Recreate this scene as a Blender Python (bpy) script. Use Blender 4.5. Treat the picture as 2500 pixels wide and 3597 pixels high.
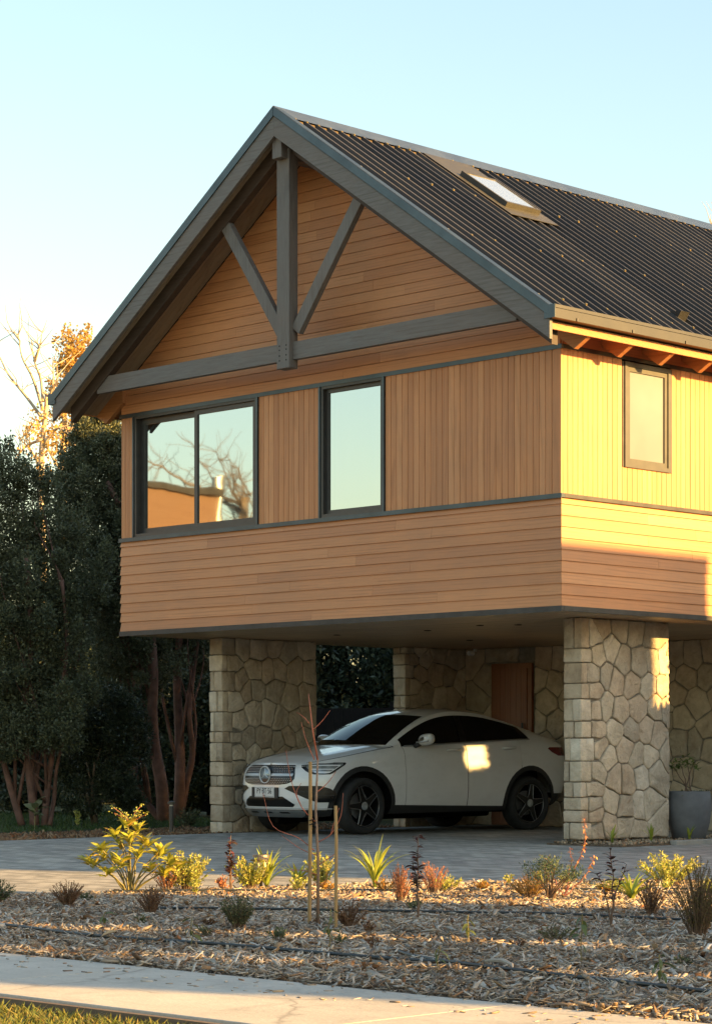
import bpy, bmesh, math, random
import numpy as np
from mathutils import Vector, Matrix, Euler

random.seed(7)
rng = np.random.default_rng(7)
sc = bpy.context.scene
for o in list(bpy.data.objects):
    bpy.data.objects.remove(o)
COL = sc.collection

# ------------------------------------------------------------------ camera
EYE = Vector((16.850, -20.090, 1.055))
cam_d = bpy.data.cameras.new('camera')
cam = bpy.data.objects.new('camera', cam_d)
COL.objects.link(cam)
cam.location = EYE
cam.rotation_euler = (math.radians(90), 0, math.radians(45.034))
cam_d.sensor_fit = 'HORIZONTAL'
cam_d.sensor_width = 36.0
cam_d.lens = 117.4
cam_d.shift_y = 0.3429          # the photograph keeps verticals upright
cam_d.clip_start = 0.5
cam_d.clip_end = 3000
sc.camera = cam

# ------------------------------------------------------------------ light
SUN_AZ = math.atan(0.377)       # sun stands behind the gable plane, to the right
SUN_EL = math.radians(16.0)
sun_dir = Vector((math.cos(SUN_AZ) * math.cos(SUN_EL), math.sin(SUN_AZ) * math.cos(SUN_EL), math.sin(SUN_EL)))
world = bpy.data.worlds.new('World')
sc.world = world
world.use_nodes = True
wn = world.node_tree.nodes
wl = world.node_tree.links
wn.clear()
sky = wn.new('ShaderNodeTexSky')
sky.sky_type = 'NISHITA'
sky.sun_disc = False
sky.sun_elevation = SUN_EL
sky.sun_rotation = math.atan2(sun_dir.x, sun_dir.y)
sky.altitude = 100
sky.air_density = 1.5
sky.dust_density = 1.5
sky.ozone_density = 1.3
bg = wn.new('ShaderNodeBackground')
bg.inputs['Strength'].default_value = 0.060
wo = wn.new('ShaderNodeOutputWorld')
wl.new(sky.outputs['Color'], bg.inputs['Color'])
wl.new(bg.outputs['Background'], wo.inputs['Surface'])

sl = bpy.data.lights.new('sun', 'SUN')
sl.energy = 3.7
sl.angle = math.radians(0.55)
sl.color = (1.0, 0.585, 0.18)
so = bpy.data.objects.new('sun', sl)
COL.objects.link(so)
so.rotation_euler = sun_dir.to_track_quat('Z', 'Y').to_euler()
so.location = (30, 10, 30)

sc.view_settings.view_transform = 'Standard'
sc.view_settings.look = 'None'
sc.view_settings.gamma = 1.0
sc.view_settings.use_curve_mapping = False
sc.view_settings.exposure = 2.48
sc.render.engine = 'CYCLES'
sc.cycles.max_bounces = 8
sc.cycles.diffuse_bounces = 4
sc.cycles.glossy_bounces = 4
sc.cycles.transparent_max_bounces = 8
sc.cycles.use_denoising = True
sc.cycles.sample_clamp_indirect = 8

# ------------------------------------------------------------------ helpers
def tag(o, label=None, cat=None, group=None, kind=None):
    if label: o['label'] = label
    if cat: o['category'] = cat
    if group: o['group'] = group
    if kind: o['kind'] = kind
    return o

def empty(name, loc=(0, 0, 0), rz=0.0, parent=None):
    o = bpy.data.objects.new(name, None)
    o.empty_display_size = 0.1
    COL.objects.link(o)
    o.location = loc
    o.rotation_euler = (0, 0, rz)
    if parent: o.parent = parent
    return o

def link(name, me, parent=None, mat=None, loc=None, rot=None, scale=None):
    o = bpy.data.objects.new(name, me)
    COL.objects.link(o)
    if parent: o.parent = parent
    if loc is not None: o.location = loc
    if rot is not None: o.rotation_euler = rot
    if scale is not None: o.scale = scale
    return o

class MB:
    """collects shapes, builds one mesh object"""
    def __init__(s):
        s.v = []; s.f = []
    def add(s, vs, fs):
        n = len(s.v)
        s.v.extend([tuple(p) for p in vs])
        s.f.extend([tuple(i + n for i in f) for f in fs])
        return s
    def box(s, x0, x1, y0, y1, z0, z1):
        if x0 > x1: x0, x1 = x1, x0
        if y0 > y1: y0, y1 = y1, y0
        if z0 > z1: z0, z1 = z1, z0
        return s.add([(x0,y0,z0),(x1,y0,z0),(x1,y1,z0),(x0,y1,z0),(x0,y0,z1),(x1,y0,z1),(x1,y1,z1),(x0,y1,z1)],
                     [(0,3,2,1),(4,5,6,7),(0,1,5,4),(1,2,6,5),(2,3,7,6),(3,0,4,7)])
    def prism(s, poly, a, b, axis='y'):
        """poly: list of 2D points (ccw seen from -axis), extruded from a to b along axis"""
        n = len(poly)
        def P(p, t):
            if axis == 'y': return (p[0], t, p[1])
            if axis == 'x': return (t, p[0], p[1])
            return (p[0], p[1], t)
        vs = [P(p, a) for p in poly] + [P(p, b) for p in poly]
        fs = [tuple(range(n))[::-1], tuple(range(n, 2*n))]
        fs += [(i, (i+1) % n, (i+1) % n + n, i + n) for i in range(n)]
        return s.add(vs, fs)
    def obox(s, c, ax, ay, az):
        """box from centre and three half-axis vectors"""
        c, ax, ay, az = map(Vector, (c, ax, ay, az))
        vs = [c + i*ax + j*ay + k*az for k in (-1,1) for j in (-1,1) for i in (-1,1)]
        return s.add(vs, [(0,2,3,1),(4,5,7,6),(0,1,5,4),(1,3,7,5),(3,2,6,7),(2,0,4,6)])
    def beam(s, p, q, w, d, up=(0,1,0)):
        """square beam from p to q; w across, d along 'up' direction"""
        p, q, up = Vector(p), Vector(q), Vector(up)
        t = (q - p); L = t.length; t.normalize()
        side = t.cross(up).normalized(); up2 = side.cross(t).normalized()
        return s.obox((p+q)/2, t*(L/2), side*(w/2), up2*(d/2))
    def tube(s, pts, r, n=6, cap=True):
        pts = [Vector(p) for p in pts]
        m = len(pts)
        rs = r if hasattr(r, '__len__') else [r]*m
        vs = []; fs = []
        ref = None
        for i in range(m):
            t = (pts[min(i+1, m-1)] - pts[max(i-1, 0)])
            if t.length < 1e-9: t = Vector((0,0,1))
            t.normalize()
            if ref is None:
                ref = t.orthogonal().normalized()
            ref = (ref - t*ref.dot(t))
            if ref.length < 1e-6: ref = t.orthogonal()
            ref.normalize()
            b = t.cross(ref)
            for k in range(n):
                a = 2*math.pi*k/n
                vs.append(pts[i] + (ref*math.cos(a) + b*math.sin(a))*rs[i])
        for i in range(m-1):
            for k in range(n):
                fs.append((i*n+k, i*n+(k+1)%n, (i+1)*n+(k+1)%n, (i+1)*n+k))
        if cap:
            fs.append(tuple(range(n))[::-1]); fs.append(tuple((m-1)*n+k for k in range(n)))
        return s.add(vs, fs)
    def lathe(s, prof, n=24, c=(0,0,0), axis='z', cap=True):
        """prof: list of (r, h)"""
        vs = []; fs = []
        m = len(prof)
        for r, h in prof:
            for k in range(n):
                a = 2*math.pi*k/n
                if axis == 'z': vs.append((c[0]+r*math.cos(a), c[1]+r*math.sin(a), c[2]+h))
                elif axis == 'y': vs.append((c[0]+r*math.cos(a), c[1]+h, c[2]-r*math.sin(a)))
                else: vs.append((c[0]+h, c[1]+r*math.cos(a), c[2]+r*math.sin(a)))
        for i in range(m-1):
            for k in range(n):
                fs.append((i*n+k, i*n+(k+1)%n, (i+1)*n+(k+1)%n, (i+1)*n+k))
        if cap:
            if prof[0][0] > 1e-6: fs.append(tuple(range(n))[::-1])
            if prof[-1][0] > 1e-6: fs.append(tuple((m-1)*n+k for k in range(n)))
        return s.add(vs, fs)
    def grid(s, P):
        """P[i][j] points"""
        m, n = len(P), len(P[0])
        vs = [p for row in P for p in row]
        fs = [(i*n+j, i*n+j+1, (i+1)*n+j+1, (i+1)*n+j) for i in range(m-1) for j in range(n-1)]
        return s.add(vs, fs)
    def mesh(s, name, mat=None, smooth=False):
        me = bpy.data.meshes.new(name)
        me.from_pydata(s.v, [], s.f)
        if mat: me.materials.append(mat)
        if smooth:
            me.polygons.foreach_set('use_smooth', [True]*len(me.polygons))
        me.update()
        return me
    def build(s, name, mat, parent=None, smooth=False, loc=None, rot=None):
        return link(name, s.mesh(name, mat, smooth), parent, loc=loc, rot=rot)

def fast_mesh(name, verts, faces, mat, smooth=False):
    """verts (n,3) array, faces (m,k) array with equal k"""
    verts = np.asarray(verts, dtype=np.float32); faces = np.asarray(faces, dtype=np.int32)
    me = bpy.data.meshes.new(name)
    me.vertices.add(len(verts)); me.vertices.foreach_set('co', verts.ravel())
    k = faces.shape[1]
    me.loops.add(faces.size); me.loops.foreach_set('vertex_index', faces.ravel())
    me.polygons.add(len(faces))
    me.polygons.foreach_set('loop_start', np.arange(0, faces.size, k, dtype=np.int32))
    me.polygons.foreach_set('loop_total', np.full(len(faces), k, dtype=np.int32))
    if smooth: me.polygons.foreach_set('use_smooth', np.ones(len(faces), dtype=bool))
    me.update(calc_edges=True)
    if mat: me.materials.append(mat)
    return me

def auto_smooth(o, deg=35):
    me = o.data
    me.polygons.foreach_set('use_smooth', [True]*len(me.polygons))
    try:
        me.set_sharp_from_angle(angle=math.radians(deg))
    except Exception:
        pass
    return o

def bevel(o, w=0.01, seg=2, deg=40):
    bm = bmesh.new(); bm.from_mesh(o.data)
    bmesh.ops.recalc_face_normals(bm, faces=bm.faces)
    es = [e for e in bm.edges if len(e.link_faces) == 2 and e.calc_face_angle() > math.radians(deg)]
    bmesh.ops.bevel(bm, geom=es, offset=w, segments=seg, affect='EDGES', profile=0.5)
    bm.to_mesh(o.data); bm.free()
    return o

def fixn(o):
    bm = bmesh.new(); bm.from_mesh(o.data)
    bmesh.ops.recalc_face_normals(bm, faces=bm.faces)
    bm.to_mesh(o.data); bm.free()
    return o

def lerp_tab(tab, x):
    if x <= tab[0][0]: return tab[0][1]
    for (a, b), (c, d) in zip(tab, tab[1:]):
        if x <= c:
            t = (x-a)/(c-a)
            return b + (d-b)*t
    return tab[-1][1]

def smooth_tab(tab, x):
    """monotone-ish cubic through the table"""
    n = len(tab)
    if x <= tab[0][0]: return tab[0][1]
    if x >= tab[-1][0]: return tab[-1][1]
    for i in range(n-1):
        if x <= tab[i+1][0]:
            x0, y0 = tab[i]; x1, y1 = tab[i+1]; h = x1-x0; t = (x-x0)/h
            def slope(k):
                if k == 0: return (tab[1][1]-tab[0][1])/(tab[1][0]-tab[0][0])
                if k == n-1: return (tab[-1][1]-tab[-2][1])/(tab[-1][0]-tab[-2][0])
                d0 = (tab[k][1]-tab[k-1][1])/(tab[k][0]-tab[k-1][0]); d1 = (tab[k+1][1]-tab[k][1])/(tab[k+1][0]-tab[k][0])
                if d0*d1 <= 0: return 0.0
                return 2*d0*d1/(d0+d1)
            m0, m1 = slope(i), slope(i+1)
            return (2*t**3-3*t*t+1)*y0+(t**3-2*t*t+t)*h*m0+(-2*t**3+3*t*t)*y1+(t**3-t*t)*h*m1

# ------------------------------------------------------------------ materials
class NT:
    def __init__(s, name):
        s.m = bpy.data.materials.new(name); s.m.use_nodes = True
        s.n = s.m.node_tree.nodes; s.l = s.m.node_tree.links
        s.b = s.n['Principled BSDF']; s.out = s.n['Material Output']
        s._co = None
    def node(s, t, **kw):
        nd = s.n.new(t)
        for k, v in kw.items(): setattr(nd, k, v)
        return nd
    def set(s, **kw):
        for k, v in kw.items():
            key = {'color': 'Base Color', 'rough': 'Roughness', 'metal': 'Metallic', 'spec': 'Specular IOR Level', 'coat': 'Coat Weight', 'coatr': 'Coat Roughness', 'trans': 'Transmission Weight', 'sub': 'Subsurface Weight', 'alpha': 'Alpha'}[k]
            s.b.inputs[key].default_value = (*v, 1) if isinstance(v, tuple) and len(v) == 3 else v
        return s
    def coord(s, kind='Object'):
        if s._co is None: s._co = s.node('ShaderNodeTexCoord')
        return s._co.outputs[kind]
    def mapping(s, src, scale=(1,1,1), loc=None, rot=None):
        mp = s.node('ShaderNodeMapping')
        mp.inputs['Scale'].default_value = scale
        if rot: mp.inputs['Rotation'].default_value = rot
        s.l.new(src, mp.inputs['Vector'])
        if loc is not None: s.l.new(loc, mp.inputs['Location'])
        return mp.outputs['Vector']
    def noise(s, vec, scale=5, detail=4, rough=0.55, dist=0.0):
        nd = s.node('ShaderNodeTexNoise')
        nd.inputs['Scale'].default_value = scale; nd.inputs['Detail'].default_value = detail
        nd.inputs['Roughness'].default_value = rough; nd.inputs['Distortion'].default_value = dist
        if vec is not None: s.l.new(vec, nd.inputs['Vector'])
        return nd.outputs['Fac']
    def ramp(s, fac, stops):
        r = s.node('ShaderNodeValToRGB')
        e = r.color_ramp.elements
        while len(e) < len(stops): e.new(0.5)
        for i, (p, c) in enumerate(stops):
            e[i].position = p; e[i].color = (*c, 1) if len(c) == 3 else c
        s.l.new(fac, r.inputs['Fac'])
        return r.outputs['Color']
    def mix(s, fac, a, b, mode='MIX'):
        m = s.node('ShaderNodeMix', data_type='RGBA', blend_type=mode)
        for sock, val in ((m.inputs[0], fac), (m.inputs[6], a), (m.inputs[7], b)):
            if isinstance(val, (int, float)): sock.default_value = val
            elif isinstance(val, tuple): sock.default_value = (*val, 1) if len(val) == 3 else val
            else: s.l.new(val, sock)
        return m.outputs[2]
    def math(s, op, a, b=None, clamp=False):
        m = s.node('ShaderNodeMath', operation=op, use_clamp=clamp)
        for sock, val in ((m.inputs[0], a), (m.inputs[1], b)):
            if val is None: continue
            if isinstance(val, (int, float)): sock.default_value = val
            else: s.l.new(val, sock)
        return m.outputs[0]
    def rand(s):
        return s.node('ShaderNodeObjectInfo').outputs['Random']
    def island(s):
        return s.node('ShaderNodeNewGeometry').outputs['Random Per Island']
    def col(s, c):
        s.l.new(c, s.b.inputs['Base Color']); return s
    def rough(s, f):
        s.l.new(f, s.b.inputs['Roughness']); return s
    def bump(s, h, strength=0.3, dist=0.01):
        b = s.node('ShaderNodeBump'); b.inputs['Strength'].default_value = strength; b.inputs['Distance'].default_value = dist
        s.l.new(h, b.inputs['Height']); s.l.new(b.outputs['Normal'], s.b.inputs['Normal'])
        return s

def plain(name, color, rough=0.6, metal=0.0, var=0.12, scale=6.0, bump=0.0, spec=0.5):
    """solid finish with a little wear and tone variation"""
    t = NT(name).set(rough=rough, metal=metal, spec=spec)
    f = t.noise(t.coord(), scale, 5, 0.6)
    dk = tuple(c*(1-var) for c in color); lt = tuple(min(1, c*(1+var)) for c in color)
    t.col(t.ramp(f, [(0.3, dk), (0.7, lt)]))
    t.rough(t.math('ADD', t.math('MULTIPLY', f, 0.16), rough-0.08))
    if bump: t.bump(f, bump, 0.01)
    return t.m

def wood_mat(name, tones, scale, rough=0.5, spec=0.35, knots=True, gstr=0.3):
    """board timber: tone by board, grain stretched along the board (small scale value = along)"""
    t = NT(name).set(rough=rough, spec=spec)
    r = t.rand()
    off = t.node('ShaderNodeCombineXYZ')
    for i, k in enumerate((37.0, 53.0, 71.0)):
        t.l.new(t.math('MULTIPLY', r, k), off.inputs[i])
    vec = t.mapping(t.coord(), scale, loc=off.outputs['Vector'])
    base = t.ramp(r, [(0.0, tones[0]), (0.35, tones[1]), (0.7, tones[2]), (1.0, tones[3])])
    fine = t.noise(vec, 7.0, 6, 0.62, 0.4)
    broad = t.noise(vec, 1.3, 3, 0.5, 1.6)
    g1 = t.ramp(fine, [(0.28, (0.62, 0.56, 0.5)), (0.62, (1.08, 1.06, 1.03))])
    c = t.mix(gstr, base, g1, 'MULTIPLY')
    wv = t.node('ShaderNodeTexWave', wave_type='RINGS', rings_direction='SPHERICAL')
    wv.inputs['Scale'].default_value = 0.8; wv.inputs['Distortion'].default_value = 5.0; wv.inputs['Detail'].default_value = 3.0
    t.l.new(vec, wv.inputs['Vector'])
    g2 = t.ramp(wv.outputs['Fac'], [(0.1, (0.72, 0.66, 0.6)), (0.5, (1.05, 1.03, 1.0))])
    c = t.mix(t.math('MULTIPLY', t.ramp(broad, [(0.45, (0,0,0)), (0.62, (1,1,1))]), 0.6), c, t.mix(1.0, c, g2, 'MULTIPLY'))
    dirt = t.noise(t.mapping(t.coord(), (0.7, 0.7, 0.9)), 1.1, 5, 0.65)
    c = t.mix(t.math('MULTIPLY', t.ramp(dirt, [(0.42, (0,0,0)), (0.75, (1,1,1))]), 0.28), c, (0.2, 0.13, 0.09))
    t.col(c)
    t.rough(t.math('ADD', t.math('MULTIPLY', fine, 0.3), rough-0.15))
    t.bump(fine, 0.12, 0.004)
    return t.m

M = {}
WT = [(0.50, 0.218, 0.092), (0.585, 0.262, 0.108), (0.54, 0.238, 0.098), (0.64, 0.305, 0.135)]
M['wood_h'] = wood_mat('cladding_wood_along_x', WT, (0.45, 9, 11))
M['wood_s'] = wood_mat('cladding_wood_along_y', WT, (9, 0.45, 11))
M['wood_v'] = wood_mat('cladding_wood_upright', WT, (11, 11, 0.4))
M['soffit'] = wood_mat('soffit_wood', [(0.26,0.20,0.135),(0.3,0.235,0.16),(0.28,0.215,0.145),(0.32,0.25,0.17)], (2, 9, 2), rough=0.6)
M['ceil'] = wood_mat('carport_ceiling_wood', [(0.42,0.30,0.18),(0.48,0.34,0.205),(0.45,0.32,0.19),(0.52,0.37,0.225)], (0.5, 8, 4), rough=0.5)
M['raft'] = wood_mat('rafter_wood', [(0.42,0.175,0.062),(0.47,0.2,0.07),(0.44,0.19,0.066),(0.5,0.215,0.078)], (0.6, 9, 9), rough=0.6)
GT = [(0.125,0.124,0.12),(0.155,0.153,0.148),(0.14,0.138,0.134),(0.17,0.168,0.162)]
M['grey_h'] = wood_mat('grey_timber_along', GT, (0.6, 8, 8), rough=0.6, spec=0.3, gstr=0.7)
M['grey_v'] = wood_mat('grey_timber_upright', GT, (8, 8, 0.6), rough=0.6, spec=0.3, gstr=0.7)
M['dark_beam'] = wood_mat('dark_timber', [(0.045,0.032,0.025),(0.05,0.036,0.028),(0.05,0.036,0.028),(0.055,0.04,0.03)], (0.6, 8, 8), rough=0.65, gstr=0.7)  # truss rafter tone, darker than the other truss timbers
M['flash'] = plain('anthracite_flashing', (0.055, 0.072, 0.082), 0.38, 0.6, 0.3, 2.5)
M['ridge'] = plain('galvanised_ridge', (0.17, 0.20, 0.22), 0.35, 0.8, 0.2, 2.5)
M['flash_s'] = plain('dull_flashing', (0.05, 0.047, 0.044), 0.55, 0.4, 0.35, 5)
M['frame'] = plain('graphite_window_frame', (0.055, 0.053, 0.05), 0.42, 0.3, 0.15, 8)
M['frame_sun'] = plain('sun_toned_window_frame', (0.06, 0.055, 0.043), 0.5, 0.15, 0.15, 8)  # frame metal with the sun's warm tone put into its colour
M['gutter'] = plain('painted_gutter', (0.022, 0.021, 0.019), 0.5, 0.1, 0.25, 3)
M['black'] = plain('matt_black', (0.010, 0.010, 0.010), 0.8, 0, 0.3, 5, 0.0, 0.2)
M['core'] = plain('dark_building_paper', (0.03, 0.022, 0.018), 0.9, 0, 0.3, 4)
M['brass'] = plain('screw_brass', (0.75, 0.55, 0.22), 0.35, 0.9, 0.2, 9)
M['white'] = plain('white_plastic', (0.75, 0.75, 0.73), 0.4, 0, 0.05, 9)

def roof_mat():
    t = NT('dark_roof_sheet').set(rough=0.5, metal=0.1, spec=0.3)
    v = t.mapping(t.coord(), (1.2, 1.2, 1.2))
    f = t.noise(v, 2.2, 6, 0.65); s = t.noise(t.mapping(t.coord(), (0.8, 14, 0.8)), 3, 4, 0.6)
    rr = t.math('ADD', t.math('MULTIPLY', t.rand(), 0.5), 0.72)
    c = t.mix(t.math('MULTIPLY', s, 0.6), t.ramp(f, [(0.3, (0.030,0.028,0.025)), (0.7, (0.056,0.050,0.043))]), (0.034, 0.031, 0.028))
    c = t.mix(1.0, c, rr, 'MULTIPLY')
    t.col(c); t.rough(t.math('ADD', t.math('MULTIPLY', f, 0.3), 0.38))
    return t.m
M['roof'] = roof_mat()

def glass_mat(name, tint=(0.62, 0.68, 0.66), rough=0.02, base=(0.02, 0.022, 0.022), facw=0.62, wob=0.02, blend=.35):
    """reflective coated glazing seen from outside"""
    t = NT(name)
    g = t.node('ShaderNodeBsdfGlossy'); g.inputs['Color'].default_value = (*tint, 1); g.inputs['Roughness'].default_value = rough
    d = t.node('ShaderNodeBsdfDiffuse'); d.inputs['Color'].default_value = (*base, 1)
    lw = t.node('ShaderNodeLayerWeight'); lw.inputs['Blend'].default_value = blend
    f = t.math('ADD', t.math('MULTIPLY', lw.outputs['Fresnel'], 1-facw), facw, clamp=True)
    mx = t.node('ShaderNodeMixShader')
    t.l.new(f, mx.inputs[0]); t.l.new(d.outputs[0], mx.inputs[1]); t.l.new(g.outputs[0], mx.inputs[2])
    t.l.new(mx.outputs[0], t.out.inputs['Surface'])
    if wob:
        n = t.noise(t.coord(), 1.1, 2, 0.5)
        b = t.node('ShaderNodeBump'); b.inputs['Strength'].default_value = 1.0; b.inputs['Distance'].default_value = wob
        t.l.new(n, b.inputs['Height']); t.l.new(b.outputs['Normal'], g.inputs['Normal'])
    return t.m
M['glass'] = glass_mat('window_glass', (0.53, 0.57, 0.58), facw=0.72, wob=0.0012)
M['glass_sky'] = glass_mat('roof_window_glass', (1.0, 1.0, 1.0), base=(0.34, 0.38, 0.42), facw=0.55, wob=0.0)  # pale base colour stands in for bright sky mirrored in the pane

def stone_mat(name, tones, kd=1.0):
    t = NT(name).set(rough=0.85, spec=0.25)
    r = t.rand()
    off = t.node('ShaderNodeCombineXYZ')
    for i, k in enumerate((17.0, 23.0, 31.0)): t.l.new(t.math('MULTIPLY', r, k), off.inputs[i])
    v = t.mapping(t.coord(), (1,1,1), loc=off.outputs['Vector'])
    base = t.ramp(r, [(0, tones[0]), (0.4, tones[1]), (0.7, tones[2]), (1, tones[3])])
    f = t.noise(v, 5, 7, 0.65); b = t.noise(v, 2.2, 4, 0.6, 0.8)
    c = t.mix(0.75, base, t.ramp(f, [(0.3, (0.6,0.56,0.5)), (0.65, (1.14,1.12,1.08))]), 'MULTIPLY')
    rust = t.ramp(b, [(0.52, (0,0,0)), (0.72, (1,1,1))])
    c = t.mix(t.math('MULTIPLY', rust, 0.4), c, (0.27, 0.18, 0.11))
    t.col(c)
    t.bump(t.math('ADD', f, t.math('MULTIPLY', t.noise(v, 22, 4, 0.6), 0.4)), 0.9, 0.045)
    return t.m
M['stone'] = stone_mat('ochre_field_stone', [(0.38,0.33,0.26),(0.58,0.50,0.38),(0.50,0.405,0.30),(0.66,0.60,0.49)])
M['mortar'] = plain('grey_mortar', (0.20, 0.185, 0.155), 0.95, 0, 0.3, 14, 0.4)
# ------------------------------------------------------------------ the house
W = 7.758
XR = -3.879                   # ridge line
RZ, RS = 8.955, 0.690         # ridge height, roof slope
YB = 20.0                     # far end of the house
BX = 0.53                     # eave overhang
Z0, ZB, ZLF, ZUF = 2.69, 2.747, 3.966, 5.648
DB = 0.1276
def rz(x, off=0.0): return RZ - RS*abs(x-XR) - off

house = empty('house', (0, 0, 0))
tag(house, 'timber clad gabled house raised on stone pillars over an open carport', 'house')

# solid building volume behind the cladding
b = MB(); b.box(-W+.13, -.13, .13, YB, Z0+.12, 5.9)
b.prism([(-W+.13, 5.9), (-.13, 5.9), (XR, rz(XR, .45))], .13, YB)
fixn(b.build('building_core', M['core'], house))

def lap_board(x0, x1, z0, z1, side, m0=None, m1=None, t0=.010, t1=.026):
    """bevel siding board; side 'f' (front) or 's' (right). m0/m1: mitre sign at the ends"""
    vs = []
    for (n, z) in ((0.0, z0), (t1, z0), (t0, z1), (0.0, z1)):
        a = x0 + (m0 or 0)*n; c = x1 + (m1 or 0)*n
        vs.append((a, n, z)); vs.append((c, n, z))
    if side == 'f': P = [(x, -n, z) for x, n, z in vs]
    else: P = [(n, x, z) for x, n, z in vs]
    return MB().add(P, [(0,1,3,2),(2,3,5,4),(4,5,7,6),(6,7,1,0),(0,2,4,6),(7,5,3,1)])

def splits(a, b, k):
    r = random.random()
    if k == 0: return [(a, b)]
    cuts = sorted(a + (b-a)*((i+1)/(k+1) + random.uniform(-.12, .12)) for i in range(k))
    p = [a] + cuts + [b]
    return list(zip(p, p[1:]))

def wall(name, mk):
    return mk.build(name, M['core'], house)

# lower band: bevel siding
fw_ = wall('front_wall', MB().box(-W+.02, -.02, .001, .12, Z0+.06, ZLF+.02))
sw_ = wall('side_wall', MB().box(-.12, -.001, .13, YB, Z0+.06, ZLF+.02))
lw_ = wall('left_wall', MB().box(-W-.02, -W+.12, .0, YB, Z0+.06, 5.95))
for k in range(10):
    z0 = 3.895 - DB*k
    z1 = min(z0 + DB + .012, ZLF)
    sg = splits(-W, -.001, [1, 2, 2][k % 3])
    for i, (a, c) in enumerate(sg):
        ml = -1 if i == 0 else 0; mr = 1 if i == len(sg)-1 else 0
        fixn(lap_board(a + (0 if ml else .0012), c - (0.001 if mr else .0012), z0, z1, 'f', ml, mr).build('board', M['wood_h'], fw_))
    cuts = [.001] + sorted(random.uniform(1.0, 13) for _ in range(3)) + [YB]
    if k == 1: cuts = [.001, 1.55, 5.2, 9.0, YB]
    for i, (a, c) in enumerate(zip(cuts, cuts[1:])):
        fixn(lap_board(a+.001, c-.001, z0, z1, 's', -1 if i == 0 else 0, 0).build('board', M['wood_s'], sw_))
# flashings
def flash_line(z0, z1, n, nm='flashing', mt='flash'):
    b = MB(); b.box(-W-n, n, -n, .02, z0, z1); b.box(-W-n, n, -n-.006, -n+.004, z0-.008, z0+.004)
    b.build(nm, M[mt], house)
    b = MB(); b.box(-.02, n+.002, .021, YB, z0, z1)
    b.build(nm, M['flash_s'], house)
flash_line(Z0, ZB-.001, .034, 'drip_flashing', 'flash_s')
flash_line(ZLF, ZLF+.046, .04, 'band_flashing')
flash_line(ZUF, ZUF+.045, .034, 'band_flashing')

# middle band: upright boards, windows between
def vboard(a, c, z0, z1, side, d=.022):
    g = .0016; ch = .005
    prof = [(a+g, 0), (c-g, 0), (c-g, d-ch), (c-g-ch, d), (a+g+ch, d), (a+g, d-ch)]
    b = MB()
    if side == 'f': P = [(x, -n) for x, n in prof]
    else: P = [(n, x) for x, n in prof]
    b.prism(P, z0, z1, 'z')
    return fixn(b.build('board', M['wood_v'], mfw if side == 'f' else msw))
mfw = wall('upper_front_wall', MB().box(-W+.02, -.02, .11, .2, ZLF+.03, ZUF+.02))
msw = wall('upper_side_wall', MB().box(-.2, -.11, .21, YB, ZLF+.03, ZUF+.02))
ZV0, ZV1 = ZLF+.046, ZUF
PB = .0925
def vrow(a, c, side):
    n = max(1, round((c-a)/PB)); p = (c-a)/n
    for i in range(n):
        vboard(a+i*p, a+(i+1)*p, ZV0, ZV1, side, .022 + random.uniform(-.0015, .0015))
for a, c in ((-W-.004, -7.505), (-5.0, -3.885), (-2.742, -.024)): vrow(a, c, 'f')
# corner board, a hair proud
fixn(MB().prism([(-.022,0),(-.022,-.03),(.024,-.03),(.024,0)], ZV0, ZV1, 'z').build('corner_board', M['wood_v'], mfw))
for a, c in ((.003, 1.07), (2.0, 6.0)): vrow(a, c, 's')
n_ = 0
# beyond the frame the same boards go on
MB().box(-.1, .02, 6.001, YB, ZV0, ZV1).build('far_boards', M['wood_v'], msw)

def window(name, x0, x1, z0, z1, sashes, label, trim=.03):
    """front window: outer frame, sashes (x0,x1,z0,z1,inset,frame) each with a pane"""
    w = MB()
    fr = .04; y0, y1 = -.03, .11
    w.box(x0, x0+fr, y0, y1, z0, z1); w.box(x1-fr, x1, y0, y1, z0, z1)
    w.box(x0+fr, x1-fr, y0, y1, z0, z0+fr); w.box(x0+fr, x1-fr, y0, y1, z1-fr, z1)
    wo_ = w.build(name, M['frame'], house)
    wo_['label'] = label
    for a, c in ((x0-trim, x0-.001), (x1+.001, x1+trim)):
        MB().box(a, c, -.045, .05, z0, z1).build('casing_trim', M['flash'], wo_)
    for (a, c, e, g, yi, f) in sashes:
        s = MB()
        s.box(a, a+f, yi, yi+.045, e, g); s.box(c-f, c, yi, yi+.045, e, g)
        s.box(a+f, c-f, yi, yi+.045, e, e+f); s.box(a+f, c-f, yi, yi+.045, g-f, g)
        so_ = s.build('sash', M['frame'], wo_)
        MB().box(a+f-.004, c-f+.004, yi+.018, yi+.026, e+f-.004, g-f+.004).build('pane', M['glass'], wo_)
    return wo_
zb, zt = ZV0+.001, ZV1-.001
window('window', -7.475, -5.033, zb, zt, [(-7.435, -6.165, zb+.04, zt-.04, .055, .075), (-6.275, -5.073, zb+.04, zt-.04, .0, .062)], 'wide two-pane window at the left of the gable')
window('window', -3.854, -2.775, zb, zt, [(-3.814, -2.815, zb+.04, zt-.04, .02, .05)], 'tall single-pane window mid-gable')

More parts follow.
